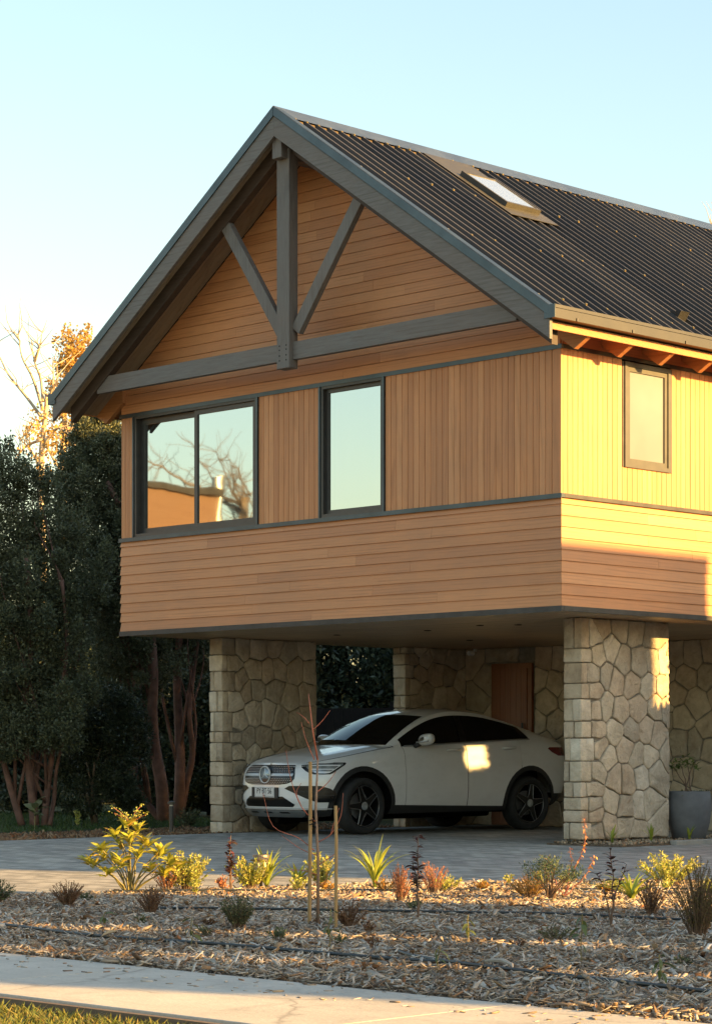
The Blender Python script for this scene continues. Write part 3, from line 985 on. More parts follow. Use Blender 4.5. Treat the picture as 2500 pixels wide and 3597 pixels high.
def cut(polys, a, b, c):
    """split 3D polygons by a*x+b*z<=c -> inside, outside"""
    I, O_ = [], []
    for P in polys:
        d = [a*p[0]+b*p[2]-c for p in P]
        if all(t <= 1e-7 for t in d): I.append(P); continue
        if all(t >= -1e-7 for t in d): O_.append(P); continue
        pi, po = [], []
        n = len(P)
        for k in range(n):
            p, q, dp, dq = P[k], P[(k+1) % n], d[k], d[(k+1) % n]
            (pi if dp <= 0 else po).append(p)
            if dp*dq < 0:
                t = dp/(dp-dq); m = tuple(p[j]+(q[j]-p[j])*t for j in range(3))
                pi.append(m); po.append(m)
        if len(pi) > 2: I.append(pi)
        if len(po) > 2: O_.append(po)
    return I, O_
def cut_circle(polys, cx, cz, r, n=36):
    inside = polys; outside = []
    near = [P for P in polys if min(math.hypot(p[0]-cx, p[2]-cz) for p in P) < r+.15]
    outside = [P for P in polys if not min(math.hypot(p[0]-cx, p[2]-cz) for p in P) < r+.15]
    inside = near
    for k in range(n):
        t = 2*math.pi*k/n
        inside, o = cut(inside, math.cos(t), math.sin(t), math.cos(t)*cx+math.sin(t)*cz+r*math.cos(math.pi/n))
        outside += o
    return inside, outside
polys = [[SG[i][j], SG[i+1][j], SG[i+1][j+1], SG[i][j+1]] for i in range(NU-1) for j in range(NV-1)]
WB = 2.873; WR = .355
cladding = []
for cx in (0.0, -WB):
    ins_, polys = cut_circle(polys, cx, WR, .50)
    ring = []
    _, ring = cut_circle(ins_, cx, WR, .435)
    cladding += ring
low, polys = [], polys
side, fr_, rr_ = [], [], []
for P in polys:
    mx = sum(p[0] for p in P)/len(P)
    (fr_ if mx > .46 else rr_ if mx < -3.35 else side).append(P)
lo_s, side = cut(side, -.02, 1, .372)
lo_f, fr_ = cut(fr_, 0, 1, .31)
lo_r, rr_ = cut(rr_, 0, 1, .48)
cladding += lo_s + lo_f + lo_r
def sel(polys, a, c):
    ii = [P for P in polys if a-1e-4 <= sum(p[0] for p in P)/len(P) <= c+1e-4]; oo = [P for P in polys if not (a-1e-4 <= sum(p[0] for p in P)/len(P) <= c+1e-4)]
    return ii, oo
fdoor, side = sel(side, -1.73, -.665)
rdoor, side = sel(side, -2.70, -1.73)
body_polys = side + fr_ + rr_

def poly_obj(name, polys, mat, parent, sy=1, deg=40, shrink=None):
    vs = []; fs = []
    for P in polys:
        n = len(vs); vs += [(p[0], p[1]*sy, p[2]) for p in P]
        f = tuple(range(n, n+len(P))); fs.append(f if sy > 0 else f[::-1])
    o = MB().add(vs, fs).build(name, mat, parent)
    bm = bmesh.new(); bm.from_mesh(o.data)
    bmesh.ops.remove_doubles(bm, verts=bm.verts, dist=.0006)
    if shrink:
        a, c, zlo = shrink
        for v in bm.verts:
            if abs(v.co.x-a) < .004: v.co.x -= .005
            if abs(v.co.x-c) < .004: v.co.x += .005
    bmesh.ops.recalc_face_normals(bm, faces=bm.faces)
    s_ = sum(f.normal.y*sy*f.calc_area() for f in bm.faces)
    if s_ < 0: bmesh.ops.reverse_faces(bm, faces=bm.faces)
    bm.to_mesh(o.data); bm.free()
    return auto_smooth(o, deg)

# lid: bonnet, cowl and deck between the two shoulder lines
def lid(i0, i1, name, mat, crown=.055):
    rows = []
    for i in range(i0, i1+1):
        x, y, z = side_pt(i, 1.0)
        kx = min(1, (ox[0]-x)/.5+.15)
        rows.append([(x, y*s, z + crown*kx*(1-abs(s)**2.2)) for s in np.linspace(1, -1, 17)])
    return auto_smooth(fixn(MB().grid(rows).build(name, mat, car)), 50)
iA = int(np.argmin(np.abs(ox+.50) + (oy < .7)*9))
hood = lid(0, iA, 'bonnet', M['paint'])
for v in hood.data.vertices:                # power creases
    a = abs(v.co.y)
    v.co.z += .012*math.exp(-((a-.50)/.09)**2)*min(1, max(0, (.75-v.co.x)/.3))
lid(iA, NU-1, 'shoulder_deck', M['paint'], .02)
for s in (1, -1):
    MB().tube([(p[0], s*(p[1]-.012), p[2]+.004) for p in (side_pt(i, 1.0) for i in range(14, iA+1))], .0035, 5).build('bonnet_shut_line', M['rimblack'], car)
MB().tube([(x, y, z+.006) for x, y, z in [(side_pt(iA, 1.0)[0], side_pt(iA, 1.0)[1]*t_, side_pt(iA, 1.0)[2]+.055*(1-abs(t_)**2.2)) for t_ in np.linspace(1, -1, 21)]], .01, 6).build('cowl', M['plastic'], car)
bodies = []
for s in (1, -1):
    fp = [P for P in body_polys if sum(p[0] for p in P)/len(P) > -1.5]; rp_ = [P for P in body_polys if not sum(p[0] for p in P)/len(P) > -1.5]
    bodies.append(poly_obj('front_fender', fp, M['paint'], car, s)); bodies.append(poly_obj('rear_quarter', rp_, M['paint'], car, s))
    poly_obj('wheel_arch_cladding', cladding, M['plastic'], car, s)
    for nm, pl, a, c in (('front_door', fdoor, -.665, -1.73), ('rear_door', rdoor, -1.73, -2.70)):
        d = poly_obj(nm, pl, M['paint'], car, s, shrink=(a, c, .37))
        hx = -1.50 if nm == 'front_door' else -2.48
        zz = 1.06 if nm == 'front_door' else 1.085
        yy = .925
        h = MB(); h.tube([(hx+.11, s*(yy-.02), zz-.004), (hx+.09, s*(yy+.018), zz), (hx, s*(yy+.024), zz+.003), (hx-.09, s*(yy+.018), zz+.006), (hx-.11, s*(yy-.02), zz+.006)], [.012, .016, .017, .016, .012], 8)
        h.build('handle', M['paint'], d, smooth=True)

# greenhouse
RAIL = [(-.50, .775, 1.10), (-.72, .735, 1.235), (-1.00, .685, 1.385), (-1.28, .645, 1.495), (-1.55, .625, 1.55), (-1.85, .617, 1.562), (-2.2, .615, 1.535), (-2.55, .62, 1.465), (-2.9, .64, 1.375), (-3.2, .665, 1.29), (-3.5, .69, 1.205), (-3.66, .70, 1.165)]
CEN = [(-.30, 0, 1.105), (-.55, 0, 1.25), (-.85, 0, 1.40), (-1.17, 0, 1.53), (-1.5, 0, 1.592), (-1.85, 0, 1.608), (-2.2, 0, 1.588), (-2.55, 0, 1.52), (-2.9, 0, 1.43), (-3.22, 0, 1.335), (-3.52, 0, 1.24), (-3.72, 0, 1.19)]
NS = 8
rail = cat(RAIL, NS); cen = cat(CEN, NS)
NT_ = len(rail)
def belt_of(x):
    i = int(np.argmin(np.abs(ox-x) + (oy < .6)*9))
    p = side_pt(i, 1.0); return p[1], smooth_tab(ZTOP, x)
def top_pt(k, s):
    r, c = rail[k], cen[k]
    a = abs(s)
    e = 1 - (1-a)**1.0
    x = c[0] + (r[0]-c[0])*a**1.8; y = r[1]*s; z = c[2] + (r[2]-c[2])*a**2.3
    return (x, y, z)
def top_strip(k0, k1, name, mat, s0=1.0, dz=0.0):
    rows = [[(p[0], p[1], p[2]+dz) for p in (top_pt(k, s) for s in np.linspace(s0, -s0, 21))] for k in range(k0, k1+1)]
    return auto_smooth(fixn(MB().grid(rows).build(name, mat, car)), 40)
kw1 = 3*NS-1; kr0 = 7*NS; 
top_strip(0, NT_-1, 'roof', M['paint'])
top_strip(1, kw1, 'windscreen', M['carglass'], .93, .004)
top_strip(kr0+2, NT_-7, 'rear_window', M['carglass'], .86, .004)
for s in (1, -1):
    P = []
    fr = [0, .10, .25, .45, .65, .80, .875, 1.0]
    glass, frame = [], []
    grid = []
    for k in range(NT_):
        r = rail[k]; by, bz = belt_of(r[0])
        bz = min(bz, r[2]); col = []
        for f in fr:
            y = by + (r[1]-by)*f + .018*math.sin(math.pi*f); z = bz + (r[2]-bz)*f
            col.append((r[0], y, z))
        grid.append(col)
    for k in range(NT_-1):
        xm = (rail[k][0]+rail[k+1][0])/2
        for j in range(len(fr)-1):
            q = [grid[k][j], grid[k+1][j], grid[k+1][j+1], grid[k][j+1]]
            topw = (grid[k][-1][2]-grid[k][0][2])
            isg = (j < len(fr)-2) and -2.96 < xm < -.66 and topw > .05
            (glass if isg else frame).append(q)
    # slanted rear end of the side glass
    gi, go = cut(glass, -1, .55, 2.93+.55*1.22)
    # recess the glass a little
    poly_obj('side_window', [[(x, y-.006, z) for x, y, z in q] for q in gi], M['carglass'], car, s)
    poly_obj('window_frame', frame + go, M['paint'], car, s)
    # trims: belt strip and the post between the doors
    b = MB(); b.tube([(x, s*(belt_of(x)[0]+.012), belt_of(x)[1]+.004) for x in np.linspace(-.70, -2.92, 24)], .009, 6); b.build('belt_trim', M['silver'], car)
    b = MB()
    def gp(k, f): 
        r = rail[k]; by, bz = belt_of(r[0]); return (r[0], s*(by+(r[1]-by)*f+.018*math.sin(math.pi*f)+.003), bz+(r[2]-bz)*f)
    kb = int(np.argmin([abs(r[0]+1.74) for r in rail]))
    rows = []
    for f in np.linspace(0, .875, 8):
        p = gp(kb, f); rows.append([(p[0]+.055-.03*f, p[1], p[2]), (p[0]-.055-.03*f, p[1], p[2])])
    fixn(MB().grid(rows).build('door_post', M['rimblack'], car))
    # mirror
    m = empty('wing_mirror', (-.93, s*1.02, 1.19), parent=car)
    b = MB(); prof = []
    for t in np.linspace(0, 1, 9):
        rr = math.sin(math.pi*min(1, t*.96+.04))**.45
        prof.append(t)
    rows = []
    for a in np.linspace(0, 2*math.pi, 17):
        row = []
        for t in np.linspace(0, 1, 9):
            w_ = math.sin(math.pi*(.06+.88*t))**.5
            xx = .085 - .17*t
            taper = 1 - .25*max(0, .4-t)
            yy = .125*math.copysign(abs(math.cos(a))**.7, math.cos(a))*w_*taper
            zz = .075*math.copysign(abs(math.sin(a))**.7, math.sin(a))*w_*taper + .015*math.cos(a)*s
            row.append((xx, yy, zz))
        rows.append(row)
    auto_smooth(fixn(MB().grid(rows).build('mirror_shell', M['paint'], m)), 60)
    MB().tube([(.03, -s*.08, -.05), (.05, -s*.17, -.085)], [.035, .03], 8).build('mirror_arm', M['plastic'], m, smooth=True)
    MB().tube([(.082, -s*.10, -.035), (.092, 0, -.03), (.07, s*.11, -.02)], .010, 6).build('indicator_strip', M['silver'], m)

# ray helper: put a flat outline onto the body
bm = bmesh.new()
for o in [c for c in car.children if c.type == 'MESH' and c.name.split('.')[0] in ('front_fender', 'rear_quarter', 'wheel_arch_cladding', 'bonnet')]:
    bm.from_mesh(o.data)
bvh = BVHTree.FromBMesh(bm); bm.free()
def surf(d, h, z):
    """point on the body seen along d (xy direction towards the car), h across, z height"""
    dx, dy = d; r = Vector((dy, -dx, 0)) if False else Vector((-dy, dx, 0))
    o_ = Vector((0, 0, 0)) - Vector((dx, dy, 0))*4 + r*h
    o_ = Vector((-dx*4 + r.x*h + .0, -dy*4 + r.y*h, z))
    hit, n, _, _ = bvh.ray_cast(o_, Vector((dx, dy, 0)))
    return hit, n
def patch(name, outline, mat, parent, d=(-1, 0), off=.004, n=7, m=14, flip=False):
    """outline: list of rows (z, h0, h1) from bottom to top -> conforming skin"""
    rows = []
    tab0 = [(z, a) for z, a, c in outline]; tab1 = [(z, c) for z, a, c in outline]
    zs = np.linspace(outline[0][0], outline[-1][0], n)
    zs = sorted(set(list(zs) + [o[0] for o in outline]))
    last = None
    for z in zs:
        a, c = lerp_tab(tab0, z), lerp_tab(tab1, z)
        row = []
        for t in np.linspace(0, 1, m):
            h, nn = surf(d, a+(c-a)*t, z)
            if h is None: h = last if last is not None else Vector((0, 0, z)); 
            last = h
            row.append(tuple(h - Vector((d[0], d[1], 0))*off))
        rows.append(row)
    return auto_smooth(fixn(MB().grid(rows).build(name, mat, parent)), 45)
# d=(-1,0): h axis = (0,-1) -> y=-h ; symmetric parts only need care for the sign
grille = patch('grille', [(.622, -.28, .28), (.635, -.40, .40), (.66, -.475, .475), (.70, -.505, .505), (.76, -.50, .50), (.82, -.478, .478), (.858, -.455, .455), (.868, -.43, .43)], M['rimblack'], car, off=.004, n=9, m=24)
b = MB()
for r_, z in enumerate(np.arange(.632, .868, .0215)):
    for k in range(-17, 18):
        y = (k + .5*(r_ % 2))*.030
        if abs(y) > lerp_tab([(.62, .28), (.66, .455), (.70, .49), (.86, .44)], z) or math.hypot(y, z-.745) < .118 or abs(z-.745) < .028: continue
        h, nn = surf((-1, 0), -y, z)
        if h is None: continue
        c = h + Vector((.008, 0, 0))
        b.obox(c, (.003, 0, 0), (0, .0055, 0), (0, 0, .0038))
pn = b.build('grille_pins', M['chrome'], grille); pn['kind'] = 'stuff'
rows = []
for s in (-1, 1):
    b = MB()
    for z0_, z1_, of, mt in ((.729, .763, .014, 'silver'), (.736, .747, .019, 'chrome')):
        o = patch('grille_bar', [(z0_, s*.10 if s > 0 else -.485, .485 if s > 0 else -.10), (z1_, s*.10 if s > 0 else -.488, .488 if s > 0 else -.10)], M[mt], grille, off=of, n=2, m=10)
h, nn = surf((-1, 0), 0, .745)
cx = h.x + .012
badge = empty('emblem', (cx, 0, .745), parent=car)
MB().lathe([(.093, -.012), (.093, .0), (0.0, .004)], 28, (0, 0, 0), 'x').build('badge_disc', M['lampglass'], badge, smooth=True)
b = MB()
ring = [(0, .104*math.cos(a), .104*math.sin(a)) for a in np.linspace(0, 2*math.pi, 33)]
b.tube(ring, .0115, 8, cap=False); b.build('badge_ring', M['chrome'], badge, smooth=True)
b = MB()
for k in range(3):
    a = math.pi/2 + k*2*math.pi/3
    u = Vector((0, math.cos(a), math.sin(a))); w_ = Vector((0, -math.sin(a), math.cos(a)))
    tip = u*.100; l = -u*.0 + (u*.5 + w_*.87)*.022; r = (u*.5 - w_*.87)*.022
    f = Vector((.012, 0, 0))
    b.add([tip, l, r, f], [(0, 1, 3), (0, 3, 2)])
b.build('badge_star', M['chrome'], badge)
# number plate with its lettering
pl = empty('number_plate', (cx+.012, 0, .527), parent=car)
MB().box(-.02, -.006, -.265, .265, -.075, .062).build('plate_holder', M['plastic'], pl)
bevel(MB().box(-.006, .0, -.198, .198, -.064, .064).build('plate', M['white'], pl), .004, 1)
MB().box(0, .0012, -.190, .190, -.058, .058).build('plate_border', M['black'], pl)
MB().box(0.0, .0020, -.186, .186, -.054, .054).build('plate_face', plain('plate_white', (0.62, 0.62, 0.6), 0.4, 0, 0.06, 9), pl)
def lettering(txt, size, loc, parent, mat, sx=1.0, rot=(math.pi/2, 0, math.pi/2), ext=.0008):
    cu = bpy.data.curves.new('lettering', 'FONT'); cu.body = txt; cu.size = size; cu.align_x = 'CENTER'; cu.align_y = 'CENTER'; cu.extrude = ext
    tmp = bpy.data.objects.new('lettering_tmp', cu); COL.objects.link(tmp)
    dg = bpy.context.evaluated_depsgraph_get()
    me = bpy.data.meshes.new_from_object(tmp.evaluated_get(dg)); bpy.data.objects.remove(tmp)
    me.materials.clear(); me.materials.append(mat)
    o = link('lettering', me, parent, loc=loc, rot=rot); o.scale = (sx, 1, 1)
    return o
lettering('PY\u00b7BT\u00b756', .098, (.0034, 0, .012), pl, M['black'], .82)
lettering('CHILE', .022, (.0034, 0, -.041), pl, M['black'], 1.1)
# lower bumper: openings, body-colour wings stay between them, lip and skid plate
patch('lower_intake', [(.345, -.46, .46), (.375, -.50, .50), (.43, -.42, .42), (.475, -.33, .33), (.60, -.30, .30), (.607, -.28, .28)][0:4], M['rimblack'], car, off=.003, n=6, m=18)
for s in (1, -1):
    d = (-.80, -.60*s)
    # along d the across axis is (-dy,dx) = (.6s,-.8)
    def hh(x, y): return .60*s*x + (-.80)*y
    rowsI = [(.405, hh(.64, s*.75), hh(.45, s*.87)), (.45, hh(.72, s*.65), hh(.43, s*.875)), (.53, hh(.815, s*.48), hh(.44, s*.87)), (.575, hh(.845, s*.36), hh(.50, s*.84)), (.61, hh(.825, s*.43), hh(.60, s*.78))]
    rowsI = [(z, min(a, c), max(a, c)) for z, a, c in rowsI]
    patch('side_intake', rowsI, M['rimblack'], car, d=d, off=.004, n=8, m=16)
    for zz in (.49, .535):
        a, c = lerp_tab([(r[0], r[1]) for r in rowsI], zz), lerp_tab([(r[0], r[2]) for r in rowsI], zz)
        patch('intake_slat', [(zz-.006, a+.02, c-.02), (zz+.006, a+.02, c-.02)], M['plastic'], car, d=d, off=.014, n=2, m=14)
    rowsL = [(.318, hh(.86, s*.02), hh(.40, s*.88)), (.330, hh(.86, s*.02), hh(.40, s*.88))]
    rowsL = [(z, min(a, c), max(a, c)) for z, a, c in rowsL]
    patch('bumper_lip', rowsL, M['chrome'], car, d=d, off=.012, n=2, m=24)
    # headlamp, wraps round the corner
    d2 = (-.63, -.776*s)
    def h2(x, y): return .776*s*x - .63*y
    A = lambda z, f, b_: (z, min(h2(*f), h2(*b_)), max(h2(*f), h2(*b_)))
    rowsH = [A(.752, (.66, s*.72), (.48, s*.81)), (.765, *A(0, (.70, s*.675), (.45, s*.825))[1:]), (.80, *A(0, (.735, s*.63), (.40, s*.845))[1:]), (.84, *A(0, (.755, s*.585), (.34, s*.862))[1:]), (.868, *A(0, (.745, s*.575), (.29, s*.87))[1:]), (.887, *A(0, (.60, s*.70), (.27, s*.872))[1:]), (.90, *A(0, (.42, s*.81), (.28, s*.87))[1:])]
    hl = patch('headlight', rowsH, M['rimblack'], car, d=d2, off=.004, n=9, m=18)
    ins_ = [(z*.86+.827*.14, a+.035, c-.06) for z, a, c in rowsH]
    lens = patch('lens', ins_, M['lampglass'], hl, d=d2, off=.010, n=8, m=14)
    r0, r1 = rowsH[2], rowsH[4]
    lo_ = lambda z, e0, e1: (z, lerp_tab([(r[0], r[1]) for r in rowsH], z)+e0, lerp_tab([(r[0], r[2]) for r in rowsH], z)-e1)
    for za, zb2, e0, e1 in ((.858, .871, .05, .09), (.774, .787, .05, .09), (.812, .822, .06, .10)):
        patch('light_strip', [lo_(za, e0, e1), lo_(zb2, e0, e1)], M['lamplight'], hl, d=d2, off=.016, n=2, m=12)
    e0 = .045
    patch('light_strip', [(.785, lerp_tab([(r[0], r[1] if s > 0 else r[2]) for r in rowsH], .785)+(s*.045), lerp_tab([(r[0], r[1] if s > 0 else r[2]) for r in rowsH], .785)+s*.057), (.862, lerp_tab([(r[0], r[1] if s > 0 else r[2]) for r in rowsH], .862)+s*.045, lerp_tab([(r[0], r[1] if s > 0 else r[2]) for r in rowsH], .862)+s*.057)], M['lamplight'], hl, d=d2, off=.016, n=5, m=3)
    # tail lamp
    d3 = (.42, -.907*s)
    def h3(x, y): return .907*s*x + .42*y
    B = lambda z, f, b_: (z, min(h3(*f), h3(*b_)), max(h3(*f), h3(*b_)))
    patch('tail_light', [B(.985, (-3.46, s*.86), (-3.70, s*.74)), B(1.03, (-3.33, s*.885), (-3.74, s*.68)), B(1.08, (-3.24, s*.90), (-3.76, s*.65)), B(1.10, (-3.28, s*.89), (-3.74, s*.66))], M['redlens'], car, d=d3, off=.006, n=6, m=16)
patch('skid_plate', [(.215, -.50, .50), (.235, -.56, .56), (.285, -.60, .60), (.305, -.55, .55)], M['silver'], car, off=.006, n=5, m=18)
for s in (-.30, 0.0, .30):
    patch('skid_slot', [(.262, s-.10, s+.06), (.282, s-.07, s+.09)], M['rimblack'], car, off=.010, n=3, m=6)
lipc = patch('bonnet_badge', [(.874, -.016, .016), (.886, -.016, .016)], M['rimblack'], car, off=.02, n=3, m=4)

# dark inside so nothing shows through the seams, and the wheel wells
b = MB(); b.box(-3.3, .50, -.66, .66, .24, .60); b.box(-2.33, -.54, -.86, .86, .27, 1.02); b.box(-3.25, .40, -.66, .66, .26, .86)
b.build('underbody', M['black'], car)
b = MB(); b.box(-1.45, -.95, -.62, -.2, .8, 1.28); b.box(-1.45, -.95, .2, .62, .8, 1.28); b.box(-.9, -.6, -.7, .7, .8, 1.09)
b.build('cabin', M['black'], car)

def make_wheel(steer):
    w_ = empty('wheel', parent=car)
    MB().lathe([(.262, .085), (.268, .105), (.305, .115), (.338, .108), (.352, .085), (.355, .05), (.355, -.07), (.35, -.1), (.30, -.115), (.26, -.10)], 48, (0, -.115, 0), 'y', cap=False).build('tyre', M['tyre'], w_, smooth=True)
    MB().lathe([(.262, .085), (.256, .095), (.248, .085), (.235, .02), (.235, -.07), (.0, -.07)], 48, (0, -.115, 0), 'y', cap=False).build('rim', M['rimblack'], w_, smooth=True)
    MB().tube([(.254*math.cos(a), -.026, .254*math.sin(a)) for a in np.linspace(0, 2*math.pi, 49)], .0042, 6, cap=False).build('rim_edge', M['machined'], w_, smooth=True)
    MB().lathe([(.165, -.05), (.165, -.06), (0, -.06)], 28, (0, -.06, 0), 'y').build('brake_disc', M['silver'], w_)
    for k in range(5):
        a = math.pi/2 + k*2*math.pi/5
        u = Vector((math.cos(a), 0, math.sin(a))); t = Vector((-math.sin(a), 0, math.cos(a))); o_ = Vector((0, 1, 0))
        b = MB()
        P = [u*.03+t*.05, u*.075+t*.042, u*.25+t*.026, u*.25-t*.026, u*.075-t*.042, u*.03-t*.05]
        yo = [-.018, -.022, -.032, -.032, -.022, -.018]
        vs = [p + o_*y for p, y in zip(P, yo)] + [p + o_*(y-.04) for p, y in zip(P, yo)]
        b.add(vs, [(0,1,2,3,4,5), (11,10,9,8,7,6)] + [(i, i+6, (i+1) % 6+6, (i+1) % 6) for i in range(6)])
        sp = fixn(b.build('spoke', M['rimblack'], w_))
        for sg in (1, -1):
            th = a + sg*math.pi/5
            v_ = Vector((math.cos(th), 0, math.sin(th)))*.088
            MB().tube([v_ + o_*-.019, u*.105+t*sg*.040 + o_*-.021, u*.25+t*sg*.024 + o_*-.029], [.004, .0042, .0042], 5).build('spoke_edge', M['machined'], sp)
    MB().lathe([(.052, -.03), (.052, -.014), (.036, -.011), (.0, -.011)], 20, (0, 0, 0), 'y').build('hub_cap', M['lampglass'], w_, smooth=False)
    return w_
def copy_tree(o, parent=None):
    c = o.copy(); COL.objects.link(c); c.parent = parent
    for ch in o.children: copy_tree(ch, c)
    return c
w0 = make_wheel(0)
w0.location = (0, .925, WR); w0.rotation_euler = (0, .3, math.radians(3))
for x, y, rzz in ((-WB, .925, 0), (0, -.925, math.pi+math.radians(3)), (-WB, -.925, math.pi)):
    c = copy_tree(w0, car); c.location = (x, y, WR); c.rotation_euler = (0, .5*x, rzz)
MB().tube([(.3, -.5, .17), (-3.4, -.5, .2)], .05, 8).build('exhaust_pipe', M['black'], car)
# ------------------------------------------------------------------ ground and paving
def ground_mat():
    t = NT('garden_soil_and_moss').set(rough=0.95, spec=0.1)
    f = t.noise(t.coord(), 0.6, 6, 0.65); g = t.noise(t.coord(), 9, 5, 0.7)
    c = t.ramp(f, [(0.35, (0.045, 0.033, 0.02)), (0.55, (0.04, 0.055, 0.018)), (0.75, (0.05, 0.075, 0.02))])
    c = t.mix(t.math('MULTIPLY', g, 0.6), c, (0.03, 0.024, 0.016))
    t.col(c); t.bump(g, 0.6, 0.03)
    return t.m
def paver_mat():
    t = NT('grey_clay_pavers').set(rough=0.8, spec=0.3)
    v = t.mapping(t.coord(), (1, 1, 1), rot=(0, 0, math.radians(0)))
    bt = t.node('ShaderNodeTexBrick'); bt.offset = 0.5; bt.inputs['Scale'].default_value = 1.0
    bt.inputs['Mortar Size'].default_value = 0.004; bt.inputs['Mortar Smooth'].default_value = 0.3
    bt.inputs['Brick Width'].default_value = 0.21; bt.inputs['Row Height'].default_value = 0.105; bt.inputs['Bias'].default_value = 0.0
    bt.inputs['Color1'].default_value = (0.20, 0.195, 0.175, 1); bt.inputs['Color2'].default_value = (0.40, 0.385, 0.345, 1); bt.inputs['Mortar'].default_value = (0.09, 0.085, 0.075, 1)
    t.l.new(v, bt.inputs['Vector'])
    f = t.noise(t.coord(), 0.55, 6, 0.7); g = t.noise(t.coord(), 14, 5, 0.7)
    c = t.mix(0.85, bt.outputs['Color'], t.ramp(f, [(0.3, (0.68, 0.68, 0.70)), (0.7, (1.2, 1.18, 1.12))]), 'MULTIPLY')
    c = t.mix(0.5, c, t.ramp(g, [(0.3, (0.7, 0.7, 0.68)), (0.7, (1.15, 1.15, 1.12))]), 'MULTIPLY')
    t.col(c)
    hgt = t.math('ADD', t.math('MULTIPLY', bt.outputs['Fac'], -1.0), t.math('MULTIPLY', g, 0.35))
    t.bump(hgt, 1.0, 0.012)
    return t.m
def concrete_mat(name, a, b_, sc_=1.0):
    t = NT(name).set(rough=0.85, spec=0.25)
    f = t.noise(t.coord(), 0.9*sc_, 6, 0.65); g = t.noise(t.coord(), 60*sc_, 4, 0.6); k = t.noise(t.mapping(t.coord(), (0.6, 8, 1)), 2.2, 5, 0.7)
    c = t.ramp(f, [(0.3, a), (0.7, b_)])
    c = t.mix(0.45, c, t.ramp(g, [(0.3, (0.75, 0.74, 0.72)), (0.7, (1.12, 1.12, 1.1))]), 'MULTIPLY')
    c = t.mix(t.math('MULTIPLY', t.ramp(k, [(0.55, (0,0,0)), (0.75, (1,1,1))]), 0.35), c, tuple(x*.55 for x in a))
    st = t.noise(t.mapping(t.coord(), (1.3, 1.3, 1.3)), 1.7, 7, 0.72, 1.2)
    c = t.mix(t.math('MULTIPLY', t.ramp(st, [(0.5, (0,0,0)), (0.68, (1,1,1))]), 0.4), c, tuple(x*.6 for x in a))
    vo = t.node('ShaderNodeTexVoronoi', feature='DISTANCE_TO_EDGE'); vo.inputs['Scale'].default_value = 0.45
    wob = t.node('ShaderNodeVectorMath', operation='ADD'); nz = t.node('ShaderNodeTexNoise'); nz.inputs['Scale'].default_value = 3.0
    t.l.new(t.coord(), nz.inputs['Vector']); sc2 = t.node('ShaderNodeVectorMath', operation='SCALE'); sc2.inputs['Scale'].default_value = 0.35
    t.l.new(nz.outputs['Color'], sc2.inputs[0]); t.l.new(t.coord(), wob.inputs[0]); t.l.new(sc2.outputs[0], wob.inputs[1]); t.l.new(wob.outputs[0], vo.inputs['Vector'])
    c = t.mix(t.math('MULTIPLY', t.ramp(vo.outputs['Distance'], [(0.0, (1,1,1)), (0.006, (0,0,0))]), 0.5), c, tuple(x*.35 for x in a))
    t.col(c); t.bump(g, 0.5, 0.004)
    return t.m
M['ground'] = ground_mat(); M['pavers'] = paver_mat()
M['concrete'] = concrete_mat('sidewalk_concrete', (0.38, 0.35, 0.30), (0.52, 0.485, 0.42))
M['kerb'] = concrete_mat('kerb_concrete', (0.26, 0.25, 0.22), (0.36, 0.34, 0.30))
M['slab'] = concrete_mat('carport_slab', (0.22, 0.21, 0.19), (0.30, 0.29, 0.27))
t = NT('mulch_soil').set(rough=0.95, spec=0.1)
f = t.noise(t.coord(), 16, 6, 0.7)
t.col(t.ramp(f, [(0.3, (0.06, 0.045, 0.032)), (0.7, (0.20, 0.155, 0.11))])); t.bump(f, 0.8, 0.03); M['soil'] = t.m

def sheet(name, poly, z, mat, thick=.25):
    o = MB().prism(poly, z-thick, z, 'z').build(name, mat)
    fixn(o); tag(o, kind='structure'); return o
g = MB().add([(-900,-900,-.06),(900,-900,-.06),(900,900,-.06),(-900,900,-.06)], [(0,1,2,3)]).build('ground', M['ground']); tag(g, kind='structure')
BED = [(1.95, -12.78), (2.6, -11.0), (3.0, -9.85), (3.3, -8.75), (3.75, -7.3), (4.45, -5.7), (5.37, -4.5), (6.6, -3.2), (8.4, -1.9), (22, -1.5), (22, -12.78)]
sheet('driveway', [(-6.95, 6.36), (-6.75, -1.0), (-6.45, -6), (-6.2, -12.78), (1.95, -12.78), (2.6, -11.0), (3.0, -9.85), (3.3, -8.75), (3.75, -7.3), (4.45, -5.7), (5.37, -4.5), (6.6, -3.2), (8.4, -1.9), (9.0, 6.36)][::-1], 0.0, M['pavers'])
sheet('mulch_bed', BED[::-1], .012, M['soil'])
sheet('street', [(-200, -17.2), (-200, -26), (200, -26), (200, -17.2)], -.03, concrete_mat('street_concrete', (0.34, 0.325, 0.29), (0.44, 0.42, 0.375)))
# sidewalk slabs
sw = MB().box(-60, 60, -14.06, -12.80, -.2, .004).build('sidewalk', M['soil']); tag(sw, kind='structure')
x = -60.0
while x < 60:
    L = 2.35
    o = MB().box(x+.0025, x+L-.0025, -14.055, -12.805, -.05, .022).build('slab', M['concrete'], sw); bevel(o, .003, 1)
    x += L
